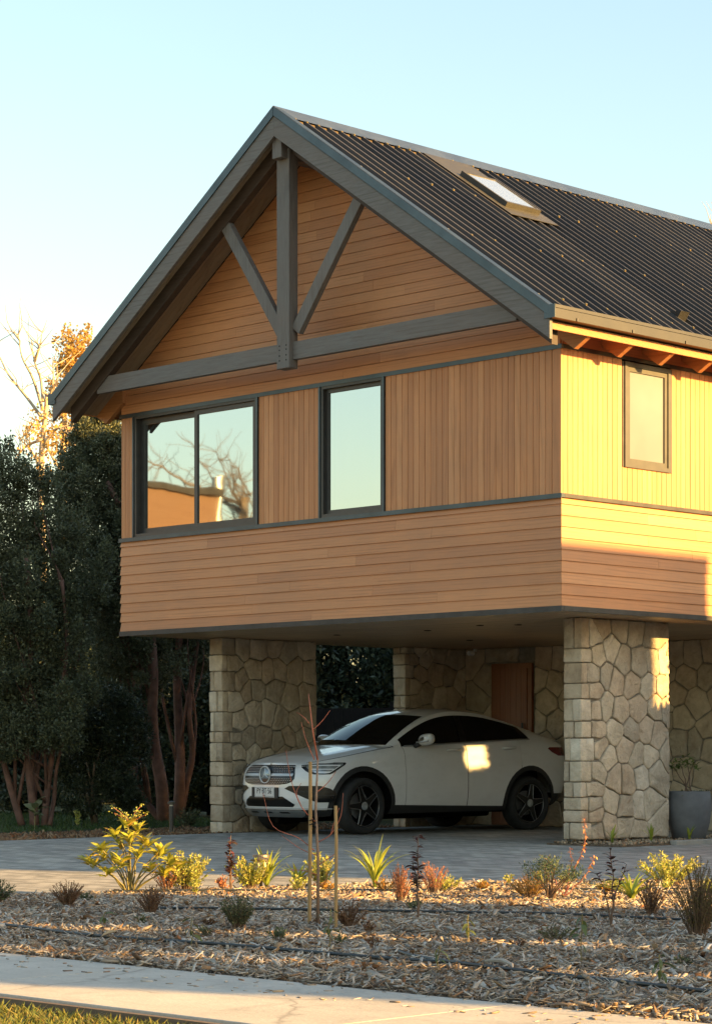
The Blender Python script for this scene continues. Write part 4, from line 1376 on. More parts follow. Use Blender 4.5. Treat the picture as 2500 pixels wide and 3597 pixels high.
# timber edging between walk and lawn
ed = empty('lawn_edging', (8, -14.09, 0)); tag(ed, 'low weathered plank edging between concrete walk and lawn', 'edging')
M['plank'] = wood_mat('weathered_plank', [(0.12,0.085,0.06),(0.15,0.11,0.075),(0.13,0.09,0.065),(0.16,0.12,0.085)], (0.5, 9, 9), rough=.8, gstr=.7)
for k in range(-6, 6):
    o = MB().box(k*2.4+.006, k*2.4+2.394, -.016, .016, -.1, .012).build('plank', M['plank'], ed)
    o.rotation_euler = (0, random.uniform(-.002, .002), random.uniform(-.003, .003))
for k in range(-6, 6): MB().box(k*2.4+.35, k*2.4+.41, .018, .05, -.1, .008).build('peg', M['plank'], ed)
sheet('verge', [(-60, -14.11), (-60, -17.2), (60, -17.2), (60, -14.11)], -.05, M['ground'])
# carport floor slab, gravel bed and kerb by the pillar
sheet('planting_strip', [(-1.02, .95), (.09, .95), (.09, 6.30), (-1.02, 6.30)], .02, M['soil'])
kb = empty('kerb', (.12, 4.2, 0)); tag(kb, 'low concrete kerb along the gravel strip beside the potted plant', 'kerb')
for k in range(4): bevel(MB().box(-.05, .05, -2.3+k*1.1+.003, -1.2+k*1.1-.003, -.1, .055).build('kerb_stone', M['kerb'], kb), .012, 2)

# ------------------------------------------------------------------ loose cover
def chips(n, polyfun, z0, zr, lmin, lmax, mat, name, label, cat, flat=.6, wr=(.22, .45), tr=(.08, .2), clump=None):
    """n small wood chips as one mesh; polyfun gives (n,2) positions"""
    P = polyfun(n); n = len(P)
    L = rng.uniform(lmin, lmax, n)*rng.uniform(.6, 1.25, n)
    Wd = L*rng.uniform(*wr, n); T = L*rng.uniform(*tr, n)
    yaw = rng.uniform(0, 2*math.pi, n); pit = rng.normal(0, flat, n); rol = rng.normal(0, flat*1.2, n)
    cz, sz, cp, sp, cr, sr = np.cos(yaw), np.sin(yaw), np.cos(pit), np.sin(pit), np.cos(rol), np.sin(rol)
    ax = np.stack([cz*cp, sz*cp, sp], 1)
    ay = np.stack([-sz*cr - cz*sp*sr*0, cz*cr, sr], 1)
    az = np.cross(ax, ay); az /= np.linalg.norm(az, axis=1, keepdims=True); ay = np.cross(az, ax)
    c = np.column_stack([P, z0 + rng.uniform(0, zr, n)])
    # irregular sliver: 8 corners, ends narrowed
    e = rng.uniform(.35, 1.0, (n, 2))
    vs = []
    for k in (-1, 1):
        for j, i in ((-1, -1), (-1, 1), (1, 1), (1, -1)):
            w = np.where(i < 0, e[:, 0], e[:, 1])
            sk = rng.uniform(-.25, .25, n)
            vs.append(c + ax*((i*.5 + sk*.3)*L)[:, None] + ay*(j*.5*Wd*w)[:, None] + az*(k*.5*T)[:, None])
    V = np.stack(vs, 1).reshape(-1, 3)
    F0 = np.array([(0,1,2,3)[::-1], (4,5,6,7), (0,1,5,4), (1,2,6,5), (2,3,7,6), (3,0,4,7)])
    F = (F0[None] + (np.arange(n)*8)[:, None, None]).reshape(-1, 4)
    o = link(name, fast_mesh(name, V, F, mat))
    tag(o, label, cat, kind='stuff')
    return o
def chip_mat(name, stops):
    t = NT(name).set(rough=0.85, spec=0.2)
    r = t.island(); f = t.noise(t.coord(), 45, 4, 0.7)
    c = t.ramp(r, stops)
    big_ = t.noise(t.coord(), 0.9, 5, 0.65, 0.6)
    c = t.mix(0.8, c, t.ramp(big_, [(0.36, (0.68, 0.65, 0.62)), (0.6, (1.16, 1.15, 1.13))]), 'MULTIPLY')
    c = t.mix(0.5, c, t.ramp(f, [(0.3, (0.65, 0.62, 0.6)), (0.7, (1.15, 1.15, 1.15))]), 'MULTIPLY')
    t.col(c); return t.m
M['chips'] = chip_mat('bark_chips', [(0.0, (0.13, 0.095, 0.07)), (0.2, (0.25, 0.20, 0.155)), (0.45, (0.37, 0.325, 0.27)), (0.72, (0.54, 0.50, 0.44)), (0.85, (0.38, 0.28, 0.18)), (0.95, (0.27, 0.15, 0.08)), (1.0, (0.64, 0.60, 0.54))])
M['litter'] = chip_mat('leaf_litter', [(0.0, (0.10, 0.055, 0.03)), (0.3, (0.22, 0.13, 0.07)), (0.6, (0.32, 0.22, 0.13)), (0.85, (0.16, 0.10, 0.06)), (1.0, (0.28, 0.12, 0.05))])
M['gravel'] = chip_mat('gravel', [(0.0, (0.22, 0.17, 0.11)), (0.4, (0.34, 0.27, 0.18)), (0.7, (0.42, 0.34, 0.24)), (1.0, (0.30, 0.16, 0.08))])

FWD = np.array([-.7076, .7066]); RGT = np.array([.7066, .7076])
def in_view(P, margin=.025):
    d = P - np.array([EYE.x, EYE.y]); dep = d@FWD; lat = d@RGT
    return (dep > 7) & (np.abs(lat/dep) < 1250/8153 + margin)
def in_poly(P, poly):
    x, y = P[:, 0], P[:, 1]; ins = np.zeros(len(P), bool); n = len(poly)
    for i in range(n):
        x0, y0 = poly[i]; x1, y1 = poly[(i+1) % n]
        cnd = ((y0 > y) != (y1 > y))
        with np.errstate(divide='ignore', invalid='ignore'):
            xi = (x1-x0)*(y-y0)/(y1-y0)+x0
        ins ^= cnd & (x < xi)
    return ins
def scatter(poly, margin=.03):
    xs = [p[0] for p in poly]; ys = [p[1] for p in poly]
    def fn(n):
        out = []; tot = 0
        while tot < n:
            P = np.column_stack([rng.uniform(min(xs), max(xs), n*3), rng.uniform(min(ys), max(ys), n*3)])
            P = P[in_poly(P, poly) & in_view(P, margin)]
            out.append(P); tot += len(P)
            if len(out) > 40: break
        return np.concatenate(out)[:n]
    return fn
chips(60000, scatter(BED), .010, .030, .022, .055, M['chips'], 'bark_mulch', 'pale bark chip mulch covering the planting bed', 'mulch', flat=.42, wr=(.15, .45), tr=(.03, .10))
chips(26000, scatter(BED), .014, .032, .05, .095, M['chips'], 'bark_mulch', 'longer pale bark slivers in the mulch of the planting bed', 'mulch', flat=.30, wr=(.10, .28), tr=(.02, .06))
big = chips(1500, scatter(BED), .02, .02, .08, .15, M['chips'], 'bark_slivers', 'longer bark slivers strewn over the mulch', 'bark', flat=.2, wr=(.12, .3), tr=(.05, .1))
chips(2600, scatter(BED), .03, .02, .02, .05, M['litter'], 'fallen_leaves', 'brown and orange fallen leaf scraps scattered over the mulch', 'leaves', flat=.5, wr=(.5, .9), tr=(.02, .05))
chips(150, scatter([(4, -13.3), (14, -13.3), (14, -12.81), (4, -12.81)]), .022, .004, .015, .05, M['chips'], 'stray_chips', 'stray bark chips lying on the concrete walk', 'bark', flat=.05)
edge = [(2.1,-12.6),(2.75,-10.8),(3.1,-9.75),(3.4,-8.7),(3.8,-7.2),(4.55,-5.7),(5.5,-4.5),(6.6,-3.3),(6.3,-3.1),(5.2,-4.4),(4.3,-5.6),(3.5,-7.2),(3.05,-8.7),(2.75,-9.8),(2.4,-10.9),(1.85,-12.6)]
chips(260, scatter(edge), .005, .012, .03, .06, M['litter'], 'leaf_litter', 'dry leaf scraps along the edge of the drive', 'litter')
STRIP = [(-8.6, -5), (-6.9, -5), (-6.85, -1), (-7.0, 1.0), (-7.45, 5.2), (-9.2, 5.2), (-9.0, 0)]
chips(5200, scatter(STRIP, .05), -.05, .05, .04, .10, M['litter'], 'leaf_litter', 'brown leaf litter under the evergreen trees', 'litter')
sheet('garden_edge', [(-30, -8), (-6.6, -8), (-6.9, -1), (-7.1, 6.3), (-30, 6.3)], -.02, M['ground'])
chips(1500, scatter([(-1.0, .97), (.07, .97), (.07, 6.2), (-1.0, 6.2)], .05), .02, .02, .02, .045, M['gravel'], 'gravel_and_leaves', 'gravel and dry leaves at the foot of the right pillar', 'gravel', flat=.5, wr=(.6, .9), tr=(.4, .7))

# grass
def leaf_color(name, stops, rough=.55, trans=.25):
    t = NT(name).set(rough=rough, spec=0.35)
    c = t.ramp(t.island(), stops)
    f = t.noise(t.coord(), 6, 3, 0.6)
    c = t.mix(0.4, c, t.ramp(f, [(0.3, (0.7, 0.7, 0.7)), (0.7, (1.2, 1.2, 1.1))]), 'MULTIPLY')
    t.col(c)
    if trans:
        tr = t.node('ShaderNodeBsdfTranslucent'); t.l.new(c, tr.inputs['Color'])
        mx = t.node('ShaderNodeMixShader'); mx.inputs[0].default_value = trans
        t.l.new(t.b.outputs[0], mx.inputs[1]); t.l.new(tr.outputs[0], mx.inputs[2]); t.l.new(mx.outputs[0], t.out.inputs['Surface'])
    return t.m
def obj_color(name, stops, rough=.5, trans=.25):
    """as leaf_color, tone by object (for leaves that are objects)"""
    t = NT(name).set(rough=rough, spec=0.4)
    c = t.ramp(t.rand(), stops)
    f = t.noise(t.coord(), 30, 3, 0.6)
    c = t.mix(0.3, c, t.ramp(f, [(0.3, (0.7, 0.7, 0.7)), (0.7, (1.2, 1.2, 1.1))]), 'MULTIPLY')
    t.col(c)
    tr = t.node('ShaderNodeBsdfTranslucent'); t.l.new(c, tr.inputs['Color'])
    mx = t.node('ShaderNodeMixShader'); mx.inputs[0].default_value = trans
    t.l.new(t.b.outputs[0], mx.inputs[1]); t.l.new(tr.outputs[0], mx.inputs[2]); t.l.new(mx.outputs[0], t.out.inputs['Surface'])
    return t.m
def grass(name, P, h, mat, label, wd=.006, lean=.5):
    n = len(P); H = h*rng.uniform(.5, 1.2, n); a = rng.uniform(0, 2*math.pi, n); w = wd*rng.uniform(.7, 1.3, n)
    ln = rng.normal(0, lean, (n, 2))*H[:, None]
    base = np.column_stack([P, np.full(n, -.055)])
    d = np.column_stack([np.cos(a)*w, np.sin(a)*w, np.zeros(n)])
    mid = base + np.column_stack([ln*.35, H*.6]); tip = base + np.column_stack([ln, H])
    V = np.stack([base-d, base+d, mid+d*.7, mid-d*.7, tip], 1).reshape(-1, 3)
    i = np.arange(n)*5
    me = bpy.data.meshes.new(name)
    F4 = np.stack([i, i+1, i+2, i+3], 1); F3 = np.stack([i+3, i+2, i+4], 1)
    faces = [tuple(f) for f in F4.tolist()] + [tuple(f) for f in F3.tolist()]
    me.from_pydata(V.tolist(), [], faces); me.materials.append(mat)
    o = link(name, me); tag(o, label, 'grass', kind='stuff'); return o
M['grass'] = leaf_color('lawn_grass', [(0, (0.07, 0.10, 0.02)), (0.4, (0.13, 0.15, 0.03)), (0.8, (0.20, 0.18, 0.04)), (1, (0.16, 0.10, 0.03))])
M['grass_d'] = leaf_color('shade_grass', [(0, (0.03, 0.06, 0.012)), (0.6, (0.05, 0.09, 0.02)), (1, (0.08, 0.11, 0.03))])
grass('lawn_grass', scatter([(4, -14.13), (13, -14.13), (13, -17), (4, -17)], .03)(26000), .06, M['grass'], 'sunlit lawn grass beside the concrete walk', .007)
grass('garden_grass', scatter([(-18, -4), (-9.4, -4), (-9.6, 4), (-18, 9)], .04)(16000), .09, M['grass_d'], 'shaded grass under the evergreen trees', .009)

# ------------------------------------------------------------------ garden plants
def leaf_me(name, mat, L=1.0, w=.3, fold=.12, curl=.25, n=5):
    """leaf along +x from the origin, face up +z"""
    vs = []; fs = []
    for i in range(n+1):
        t = i/n; ww = w*.5*(math.sin(math.pi*(t**.8))**.8 if 0 < t < 1 else .02)
        z = -curl*t*t*L + .06*math.sin(math.pi*t)*L
        vs += [(t*L, -ww*L, z+fold*ww*L*2), (t*L, 0, z), (t*L, ww*L, z+fold*ww*L*2)]
    for i in range(n):
        a = i*3
        fs += [(a, a+1, a+4, a+3), (a+1, a+2, a+5, a+4)]
    return MB().add(vs, fs).mesh(name, mat, True)
def put_leaf(parent, me, pos, d, size, roll=None, name='leaf'):
    d = Vector(d).normalized()
    up = Vector((0, 0, 1)) if abs(d.z) < .97 else Vector((1, 0, 0))
    y = up.cross(d).normalized(); z = d.cross(y)
    m = Matrix((d, y, z)).transposed().to_4x4()
    if roll is None: roll = random.uniform(-.5, .5)
    m = Matrix.Translation(pos) @ m @ Matrix.Rotation(roll, 4, 'X') @ Matrix.Diagonal((size, size, size, 1))
    o = link(name, me, parent); o.matrix_local = m
    return o
def stem_pts(base, top, bow=.15, n=6, wob=.01):
    base, top = Vector(base), Vector(top); L = (top-base).length
    side = Vector((random.uniform(-1, 1), random.uniform(-1, 1), 0))
    if (top-base).xy.length > .02: side = Vector((*(top-base).xy, 0)).normalized()
    out = []
    for i in range(n+1):
        t = i/n
        p = base.lerp(top, t) - side*bow*L*math.sin(math.pi*t)*.5*(1 if True else 0)
        p += Vector((random.uniform(-wob, wob), random.uniform(-wob, wob), 0))*(1 if 0 < i < n else 0)
        out.append(p)
    return out
GZ = .03
def onbed(x, y):
    """nearest spot towards the street that lies inside the bed"""
    if x < 0: return x, y
    d = Vector((EYE.x-x, EYE.y-y, 0)).normalized()
    for k in range(60):
        if in_poly(np.array([[x-d.x*.12, y-d.y*.12]]), BED)[0]: break
        x += d.x*.03; y += d.y*.03
    return x, y
M['stem_g'] = plain('green_stem', (0.16, 0.14, 0.05), .6); M['stem_b'] = plain('brown_twig', (0.13, 0.08, 0.05), .75, 0, .25, 30); M['stem_r'] = plain('red_twig', (0.22, 0.06, 0.035), .6, 0, .2, 30)
M['rhodo'] = obj_color('olive_yellow_leaf', [(0, (0.22, 0.24, 0.04)), (0.4, (0.36, 0.36, 0.045)), (0.75, (0.47, 0.43, 0.055)), (1, (0.42, 0.28, 0.05))], .4)
M['strap'] = obj_color('strap_leaf', [(0, (0.20, 0.26, 0.04)), (0.5, (0.32, 0.37, 0.05)), (1, (0.42, 0.41, 0.07))], .4)
M['redleaf'] = obj_color('dark_red_leaf', [(0, (0.06, 0.035, 0.025)), (0.5, (0.10, 0.03, 0.025)), (0.8, (0.15, 0.045, 0.035)), (1, (0.09, 0.07, 0.03))], .45, .15)
M['seedleaf'] = obj_color('seedling_leaf', [(0, (0.06, 0.09, 0.03)), (0.6, (0.10, 0.13, 0.04)), (1, (0.17, 0.16, 0.04))], .5)
M['heb'] = leaf_color('yellow_green_shrub_leaf', [(0, (0.26, 0.30, 0.05)), (0.5, (0.42, 0.43, 0.08)), (0.9, (0.58, 0.56, 0.20)), (1, (0.5, 0.36, 0.12))])
M['grn'] = leaf_color('grey_green_leaf', [(0, (0.05, 0.07, 0.03)), (0.6, (0.10, 0.12, 0.06)), (1, (0.19, 0.19, 0.09))])
M['con'] = leaf_color('blue_green_leaf', [(0, (0.035, 0.06, 0.035)), (0.6, (0.07, 0.11, 0.055)), (1, (0.13, 0.16, 0.07))])
M['pink'] = leaf_color('coral_heather', [(0, (0.42, 0.13, 0.06)), (0.4, (0.55, 0.20, 0.10)), (0.75, (0.60, 0.28, 0.16)), (1, (0.40, 0.26, 0.07))])
M['brn'] = leaf_color('rust_heather', [(0, (0.09, 0.04, 0.022)), (0.5, (0.17, 0.075, 0.035)), (1, (0.13, 0.09, 0.035))], .8, .1)
M['ora'] = leaf_color('orange_heather', [(0, (0.34, 0.15, 0.03)), (0.5, (0.45, 0.24, 0.04)), (1, (0.22, 0.20, 0.04))])
M['dkgrn'] = leaf_color('olive_spike_leaf', [(0, (0.06, 0.065, 0.02)), (0.6, (0.12, 0.11, 0.035)), (1, (0.22, 0.16, 0.05))])
M['coralleaf'] = obj_color('coral_leaf', [(0, (0.50, 0.16, 0.08)), (0.5, (0.58, 0.28, 0.12)), (1, (0.55, 0.36, 0.08))], .5)

def leafcloud(pos, dirs, size, wr, mat, name, parent, jitter=.35):
    """many small pointed leaves as one mesh; pos,dirs (n,3)"""
    n = len(pos); d = dirs + rng.normal(0, jitter, (n, 3)); d /= np.linalg.norm(d, axis=1, keepdims=True)
    r = rng.normal(0, 1, (n, 3)); s = np.cross(d, r); s /= np.linalg.norm(s, axis=1, keepdims=True)
    L = size*rng.uniform(.6, 1.3, n)
    a = pos; b_ = pos + d*(L*.45)[:, None] + s*(L*wr*.5)[:, None]; c = pos + d*L[:, None]; e = pos + d*(L*.45)[:, None] - s*(L*wr*.5)[:, None]
    V = np.stack([a, b_, c, e], 1).reshape(-1, 3)
    F = (np.array([[0, 1, 2, 3]]) + (np.arange(n)*4)[:, None])
    o = link(name, fast_mesh(name, V, F, mat), parent)
    return o

def spiky(name, x, y, h, r, n, per, mat, label, cat='heather', group=None, leaf=.02, wr=.35, stem='stem_b', tilt=.35, z=GZ, taper=.3):
    """clump of upright leafy shoots"""
    x, y = onbed(x, y)
    root = empty(name, (x, y, z)); tag(root, label, cat, group)
    st = MB(); pos = []; dr = []
    for k in range(n):
        a = random.uniform(0, 2*math.pi); q = math.sqrt(random.random())
        b0 = Vector((math.cos(a), math.sin(a), 0))*r*.25*q
        hh = h*random.uniform(.6, 1.05)*(1-taper*q*q)
        tp = Vector((math.cos(a)*r*q, math.sin(a)*r*q, hh)) + Vector((random.gauss(0, 1), random.gauss(0, 1), 0))*.02*h
        P = stem_pts(b0, tp, .12, 4, .006*h)
        st.tube(P, [.004*h/.2+.001]*2+[.002+.001*h]*3 if False else [max(.0018, .006*h)]*3+[max(.0012, .004*h)]*2, 4, cap=False)
        for i in range(per):
            t = .22 + .78*random.random()
            f = t*4; j = min(3, int(f)); p = P[j].lerp(P[j+1], f-j)
            u = (P[j+1]-P[j]).normalized()
            pos.append(p); dr.append(u*.9 + Vector((random.gauss(0, .6), random.gauss(0, .6), random.gauss(0, .3))))
    st.build('stems', M[stem], root)['kind'] = 'stuff'
    o = leafcloud(np.array(pos), np.array(dr), leaf, wr, mat, 'foliage', root); o['kind'] = 'stuff'
    return root

# big olive shrub with leaf rosettes
random.seed(3)
rh = empty('rhododendron', (*onbed(3.25, -8.92), GZ)); tag(rh, 'tall sunlit shrub with rosettes of yellow-olive leaves, largest in the bed', 'shrub')
lm = leaf_me('leaf', M['rhodo'], 1, .32, .15, .05)
tips = []
ex, ey = Vector((.7066, .7076, 0)), Vector((-.7076, .7066, 0))      # across / into the picture
for (u, v, h) in ((-.02, 0, .53), (.05, .06, .47), (-.10, -.04, .44), (.14, -.02, .37), (.24, .03, .30), (-.2, .04, .27), (-.27, -.05, .22), (.30, -.06, .24), (.08, -.12, .30), (-.08, .12, .36), (.2, .12, .29), (-.16, -.14, .17), (0, .02, .40), (.35, .05, .20), (-.31, .03, .25), (.02, -.1, .42), (-.05, -.15, .24), (.17, -.12, .20), (.1, .14, .38), (-.2, -.1, .33), (.27, -.1, .16), (-.12, .1, .24)):
    tips.append((ex*u + ey*v + Vector((0, 0, h))))
sb = MB()
for tp in tips:
    P = stem_pts((tp.x*.12, tp.y*.12, 0), tp, .25, 6, .006)
    sb.tube(P, [.009, .008, .007, .006, .005, .005, .004], 5)
    n = random.randint(11, 14)
    for k in range(n):
        a = k*2.4 + random.uniform(-.3, .3); el = random.uniform(.15, 1.1) - .3*(k/n)
        d = Vector((math.cos(a)*math.cos(el), math.sin(a)*math.cos(el), math.sin(el)))
        put_leaf(rh, lm, tp - Vector((0, 0, random.uniform(0, .05))), d, random.uniform(.09, .135))
sb.build('stems', M['stem_g'], rh)
# flowering twig above it
fb = MB(); pos = []
c0 = Vector((0, 0, .50))
for k in range(7):
    a = k*.9; e = c0 + ex*(.13*math.cos(a)) + ey*(.08*math.sin(a)) + Vector((0, 0, .13+.05*math.sin(k*2.1)-.04*abs(math.cos(a))))
    P = stem_pts(c0, e, .3, 4, .004); fb.tube(P, .0025, 4)
    for q in range(26): pos.append(P[random.choice((2, 3, 3, 4, 4))] + Vector((random.gauss(0, .011), random.gauss(0, .011), random.gauss(0, .011))))
fb.build('flower_stem', M['stem_r'], rh)
leafcloud(np.array(pos), rng.normal(0, 1, (len(pos), 3)), .016, .6, M['heb'], 'flowers', rh)['kind'] = 'stuff'

# yellow-green hebes
random.seed(11)
G = 'yellow-green shrubs in the sunlit strip'
spiky('low_shrub', 2.42, -7.66, .30, .21, 64, 40, M['heb'], 'rounded yellow-green shrub right behind the tall olive shrub', 'shrub', G, .026, .45, tilt=.2)
spiky('low_shrub', 3.28, -7.72, .26, .19, 64, 40, M['heb'], 'rounded yellow-green shrub in front of the small garden lamp', 'shrub', G, .026, .45)
spiky('low_shrub', 3.92, -7.55, .29, .13, 36, 40, M['heb'], 'narrow yellow-green shrub half hidden by the sapling stakes', 'shrub', G, .026, .45)
spiky('low_shrub', 5.55, -5.30, .26, .30, 60, 34, M['heb'], 'straggly yellow-green shrub by the drive near the right picture edge', 'shrub', G, .03, .4)
# heathers
G = 'coral heathers in the sunlit strip'
spiky('heather', 3.05, -8.38, .23, .14, 44, 52, M['pink'], 'coral heather tucked against the tall olive shrub', 'heather', G, .012, .4)
spiky('heather', 5.62, -8.44, .28, .10, 50, 60, M['pink'], 'upright coral heather in front of the dark-red shrub, left of the pair', 'heather', G, .012, .4)
spiky('heather', 5.06, -7.50, .27, .12, 40, 50, M['pink'], 'coral heather behind the dark-red shrub, right of the pair', 'heather', G, .012, .4)
G = 'rust-brown heathers on the mulch'
spiky('heather', 4.33, -10.35, .18, .13, 70, 46, M['brn'], 'rust-brown heather clump nearest the left picture edge', 'heather', G, .012, .35)
spiky('heather', 5.32, -10.44, .20, .11, 56, 46, M['brn'], 'rust-brown heather clump below the tall olive shrub', 'heather', G, .012, .35)
spiky('heather', 6.99, -10.30, .16, .12, 50, 40, M['brn'], 'brown heather clump behind the short stake', 'heather', G, .012, .35)
spiky('heather', 7.68, -8.27, .24, .10, 50, 50, M['brn'], 'upright brown heather beside the tall olive broom', 'heather', G, .012, .35)
spiky('heather', 5.93, -7.42, .19, .16, 60, 46, M['ora'], 'orange heather at the foot of the blue-green bush', 'heather', None, .013, .35)
spiky('broom', 8.93, -9.45, .44, .17, 110, 56, M['dkgrn'], 'tall olive broom of upright shoots at the right picture edge', 'shrub', None, .016, .25)
spiky('broom', 9.25, -9.05, .44, .20, 100, 56, M['dkgrn'], 'olive broom cut by the right picture edge', 'shrub', None, .016, .25)
spiky('low_shrub', 6.66, -10.90, .22, .11, 60, 40, M['grn'], 'grey-green bushy shrub alone on the shaded mulch', 'shrub', None, .017, .4)
spiky('low_shrub', 3.62, -10.42, .16, .14, 40, 30, M['con'], 'dark green shrub cut by the left picture edge', 'shrub', None, .02, .4)
spiky('low_shrub', 8.55, -10.25, .09, .12, 26, 22, M['grn'], 'flat grey-green cushion on the mulch in front of the blue-green bush', 'shrub', None, .016, .35)
for i, (x, y, lb) in enumerate(((3.95, -9.9, 'tiny green weed between the two left heather clumps'), (6.2, -8.9, 'tiny green weed left of the coral heather'), (7.45, -11.3, 'tiny green weed on the mulch right of the grey-green shrub'), (5.0, -5.9, 'tiny yellow-green tuft at the drive edge, centre right'), (4.75, -6.3, 'tiny yellow-green tuft at the drive edge behind the coral heathers'))):
    spiky('weed', x, y, .07 if i < 3 else .1, .06, 9, 12, M['grn' if i < 3 else 'heb'], lb, 'weed', 'small weeds', .024, .5)

random.seed(19)
for k in range(16):
    t_ = k/15; x = 3.5+t_*3.6 + random.uniform(-.35, .35); y = -8.3+t_*3.4 + random.uniform(-.9, .25)
    spiky('grass_tuft', x, y, random.uniform(.07, .15), random.uniform(.05, .10), 14, 18, M[random.choice(('heb', 'ora', 'heb', 'pink'))], 'small sunlit tuft in the strip along the drive', 'tuft', 'small sunlit tufts along the drive', .026, .35)
for k in range(9):
    x = random.uniform(5.0, 10.3); y = random.uniform(-11.6, -10.2)
    spiky('grass_tuft', x, y, random.uniform(.04, .08), .05, 8, 10, M[random.choice(('grn', 'brn'))], 'tiny dull weed on the shaded mulch', 'weed', 'tiny weeds on the shaded mulch', .022, .4)
# blue-green bush on little branches
bb = empty('bush', (6.20, -7.50, GZ)); tag(bb, 'blue-green bush with a dense flat-topped crown on bare stems', 'bush')
sb = MB(); pos = []; dr = []
for k in range(24):
    a = random.uniform(0, 2*math.pi); q = math.sqrt(random.random())
    tp = Vector((math.cos(a)*.19*q, math.sin(a)*.19*q, random.uniform(.19, .31)-.07*q)) + ex*.02
    P = stem_pts((random.uniform(-.02, .02), random.uniform(-.02, .02), 0), tp, .2, 5, .006); sb.tube(P, [.006, .005, .0045, .004, .003, .002], 5)
    for i in range(110):
        v = Vector((random.gauss(0, .03), random.gauss(0, .03), random.gauss(0, .022))); pos.append(tp + v); dr.append(v.normalized() + Vector((0, 0, .6)))
sb.build('stems', M['stem_b'], bb); leafcloud(np.array(pos), np.array(dr), .015, .5, M['con'], 'crown', bb)['kind'] = 'stuff'

# strap-leaved clumps, every blade its own part
def strap(x, y, h, n, label, spread=.22, group='strap-leaved clumps'):
    if group == 'strap-leaved clumps': x, y = onbed(x, y)
    root = empty('strap_plant', (x, y, GZ)); tag(root, label, 'plant', group)
    for k in range(n):
        a = random.uniform(0, 2*math.pi); L = h*random.uniform(.8, 1.35); out = random.uniform(.25, 1)
        vs = []; fs = []; w = random.uniform(.012, .019)
        u = Vector((math.cos(a), math.sin(a), 0)); s = Vector((-math.sin(a), math.cos(a), 0))
        for i in range(7):
            t = i/6
            p = u*(out*spread*t**1.5*1.4) + Vector((0, 0, L*(t - .45*out*t**2.4)))
            ww = w*(1 - t**3)*(.7+.3*math.sin(math.pi*t)) + .0008
            vs += [p - s*ww + Vector((0, 0, ww*.4)), p, p + s*ww + Vector((0, 0, ww*.4))]
        for i in range(6):
            q = i*3; fs += [(q, q+1, q+4, q+3), (q+1, q+2, q+5, q+4)]
        MB().add(vs, fs).build('blade', M['strap'], root, smooth=True)
    return root
random.seed(5)
strap(2.75, -7.05, .30, 20, 'strap-leaved clump beside the small garden lamp')
strap(3.05, -6.98, .18, 16, 'low strap-leaved clump right of the garden lamp', .2)
strap(4.35, -7.40, .37, 26, 'tall strap-leaved clump left of the coral heathers', .24)
strap(6.62, -7.12, .22, 16, 'arching pale strap-leaved clump near the right heather', .3)

# dark red upright shrubs
def redshrub(x, y, h, label, nst=3, lv=34, lean=0):
    x, y = onbed(x, y)
    root = empty('red_shrub', (x, y, GZ)); tag(root, label, 'shrub', 'dark-red upright shrubs')
    lmr = leaf_me('leaf', M['redleaf'], 1, .38, .1, .2, 4)
    for k in range(nst):
        hh = h*(1 if k == 0 else random.uniform(.62, .85)); off = Vector((0, 0, 0)) if k == 0 else ex*random.uniform(-.1, .1) + ey*random.uniform(-.06, .06)
        P = stem_pts((0, 0, 0), off + Vector((0, 0, hh)), .1, 8, .008)
        MB().tube(P, [.006, .0055, .005, .005, .004, .004, .003, .003, .002], 5).build('stem', M['stem_b'], root)
        for i in range(lv if k == 0 else int(lv*.55)):
            t = .35 + .65*random.random()**.8; f = t*8; j = min(7, int(f)); p = P[j].lerp(P[j+1], f-j)
            a = random.uniform(0, 2*math.pi)
            put_leaf(root, lmr, p, (math.cos(a), math.sin(a), random.uniform(-.1, .8)), random.uniform(.04, .066))
    return root
redshrub(3.70, -8.30, .42, 'dark-red leafy shrub left of the garden lamp', 3, 52)
redshrub(6.77, -9.47, .52, 'tall dark-red shrub in front of the right coral heather', 3, 46)
redshrub(8.11, -9.21, .48, 'slender dark-red shrub left of the olive broom', 3, 34)

# coral arching spray
ab = empty('arching_shrub', (6.02, -7.15, GZ)); tag(ab, 'coral arching spray of small leaves rising behind the blue-green bush', 'shrub')
lmc = leaf_me('leaf', M['coralleaf'], 1, .42, .1, .2, 4)
for k, (u, hh, n) in enumerate(((.16, .58, 34), (.05, .36, 16), (.24, .30, 14), (-.10, .30, 10))):
    P = stem_pts((0, 0, 0), ex*u + ey*.05 + Vector((0, 0, hh)), -.15, 8, .012)
    MB().tube(P, [.005, .0045, .004, .004, .003, .003, .0025, .002, .0015], 5).build('stem', M['stem_r'], ab)
    for i in range(n):
        t = .4+.6*random.random(); f = t*8; j = min(7, int(f)); p = P[j].lerp(P[j+1], f-j)
        put_leaf(ab, lmc, p, (random.gauss(0, 1), random.gauss(0, 1), random.gauss(-.2, .7)), random.uniform(.022, .04))

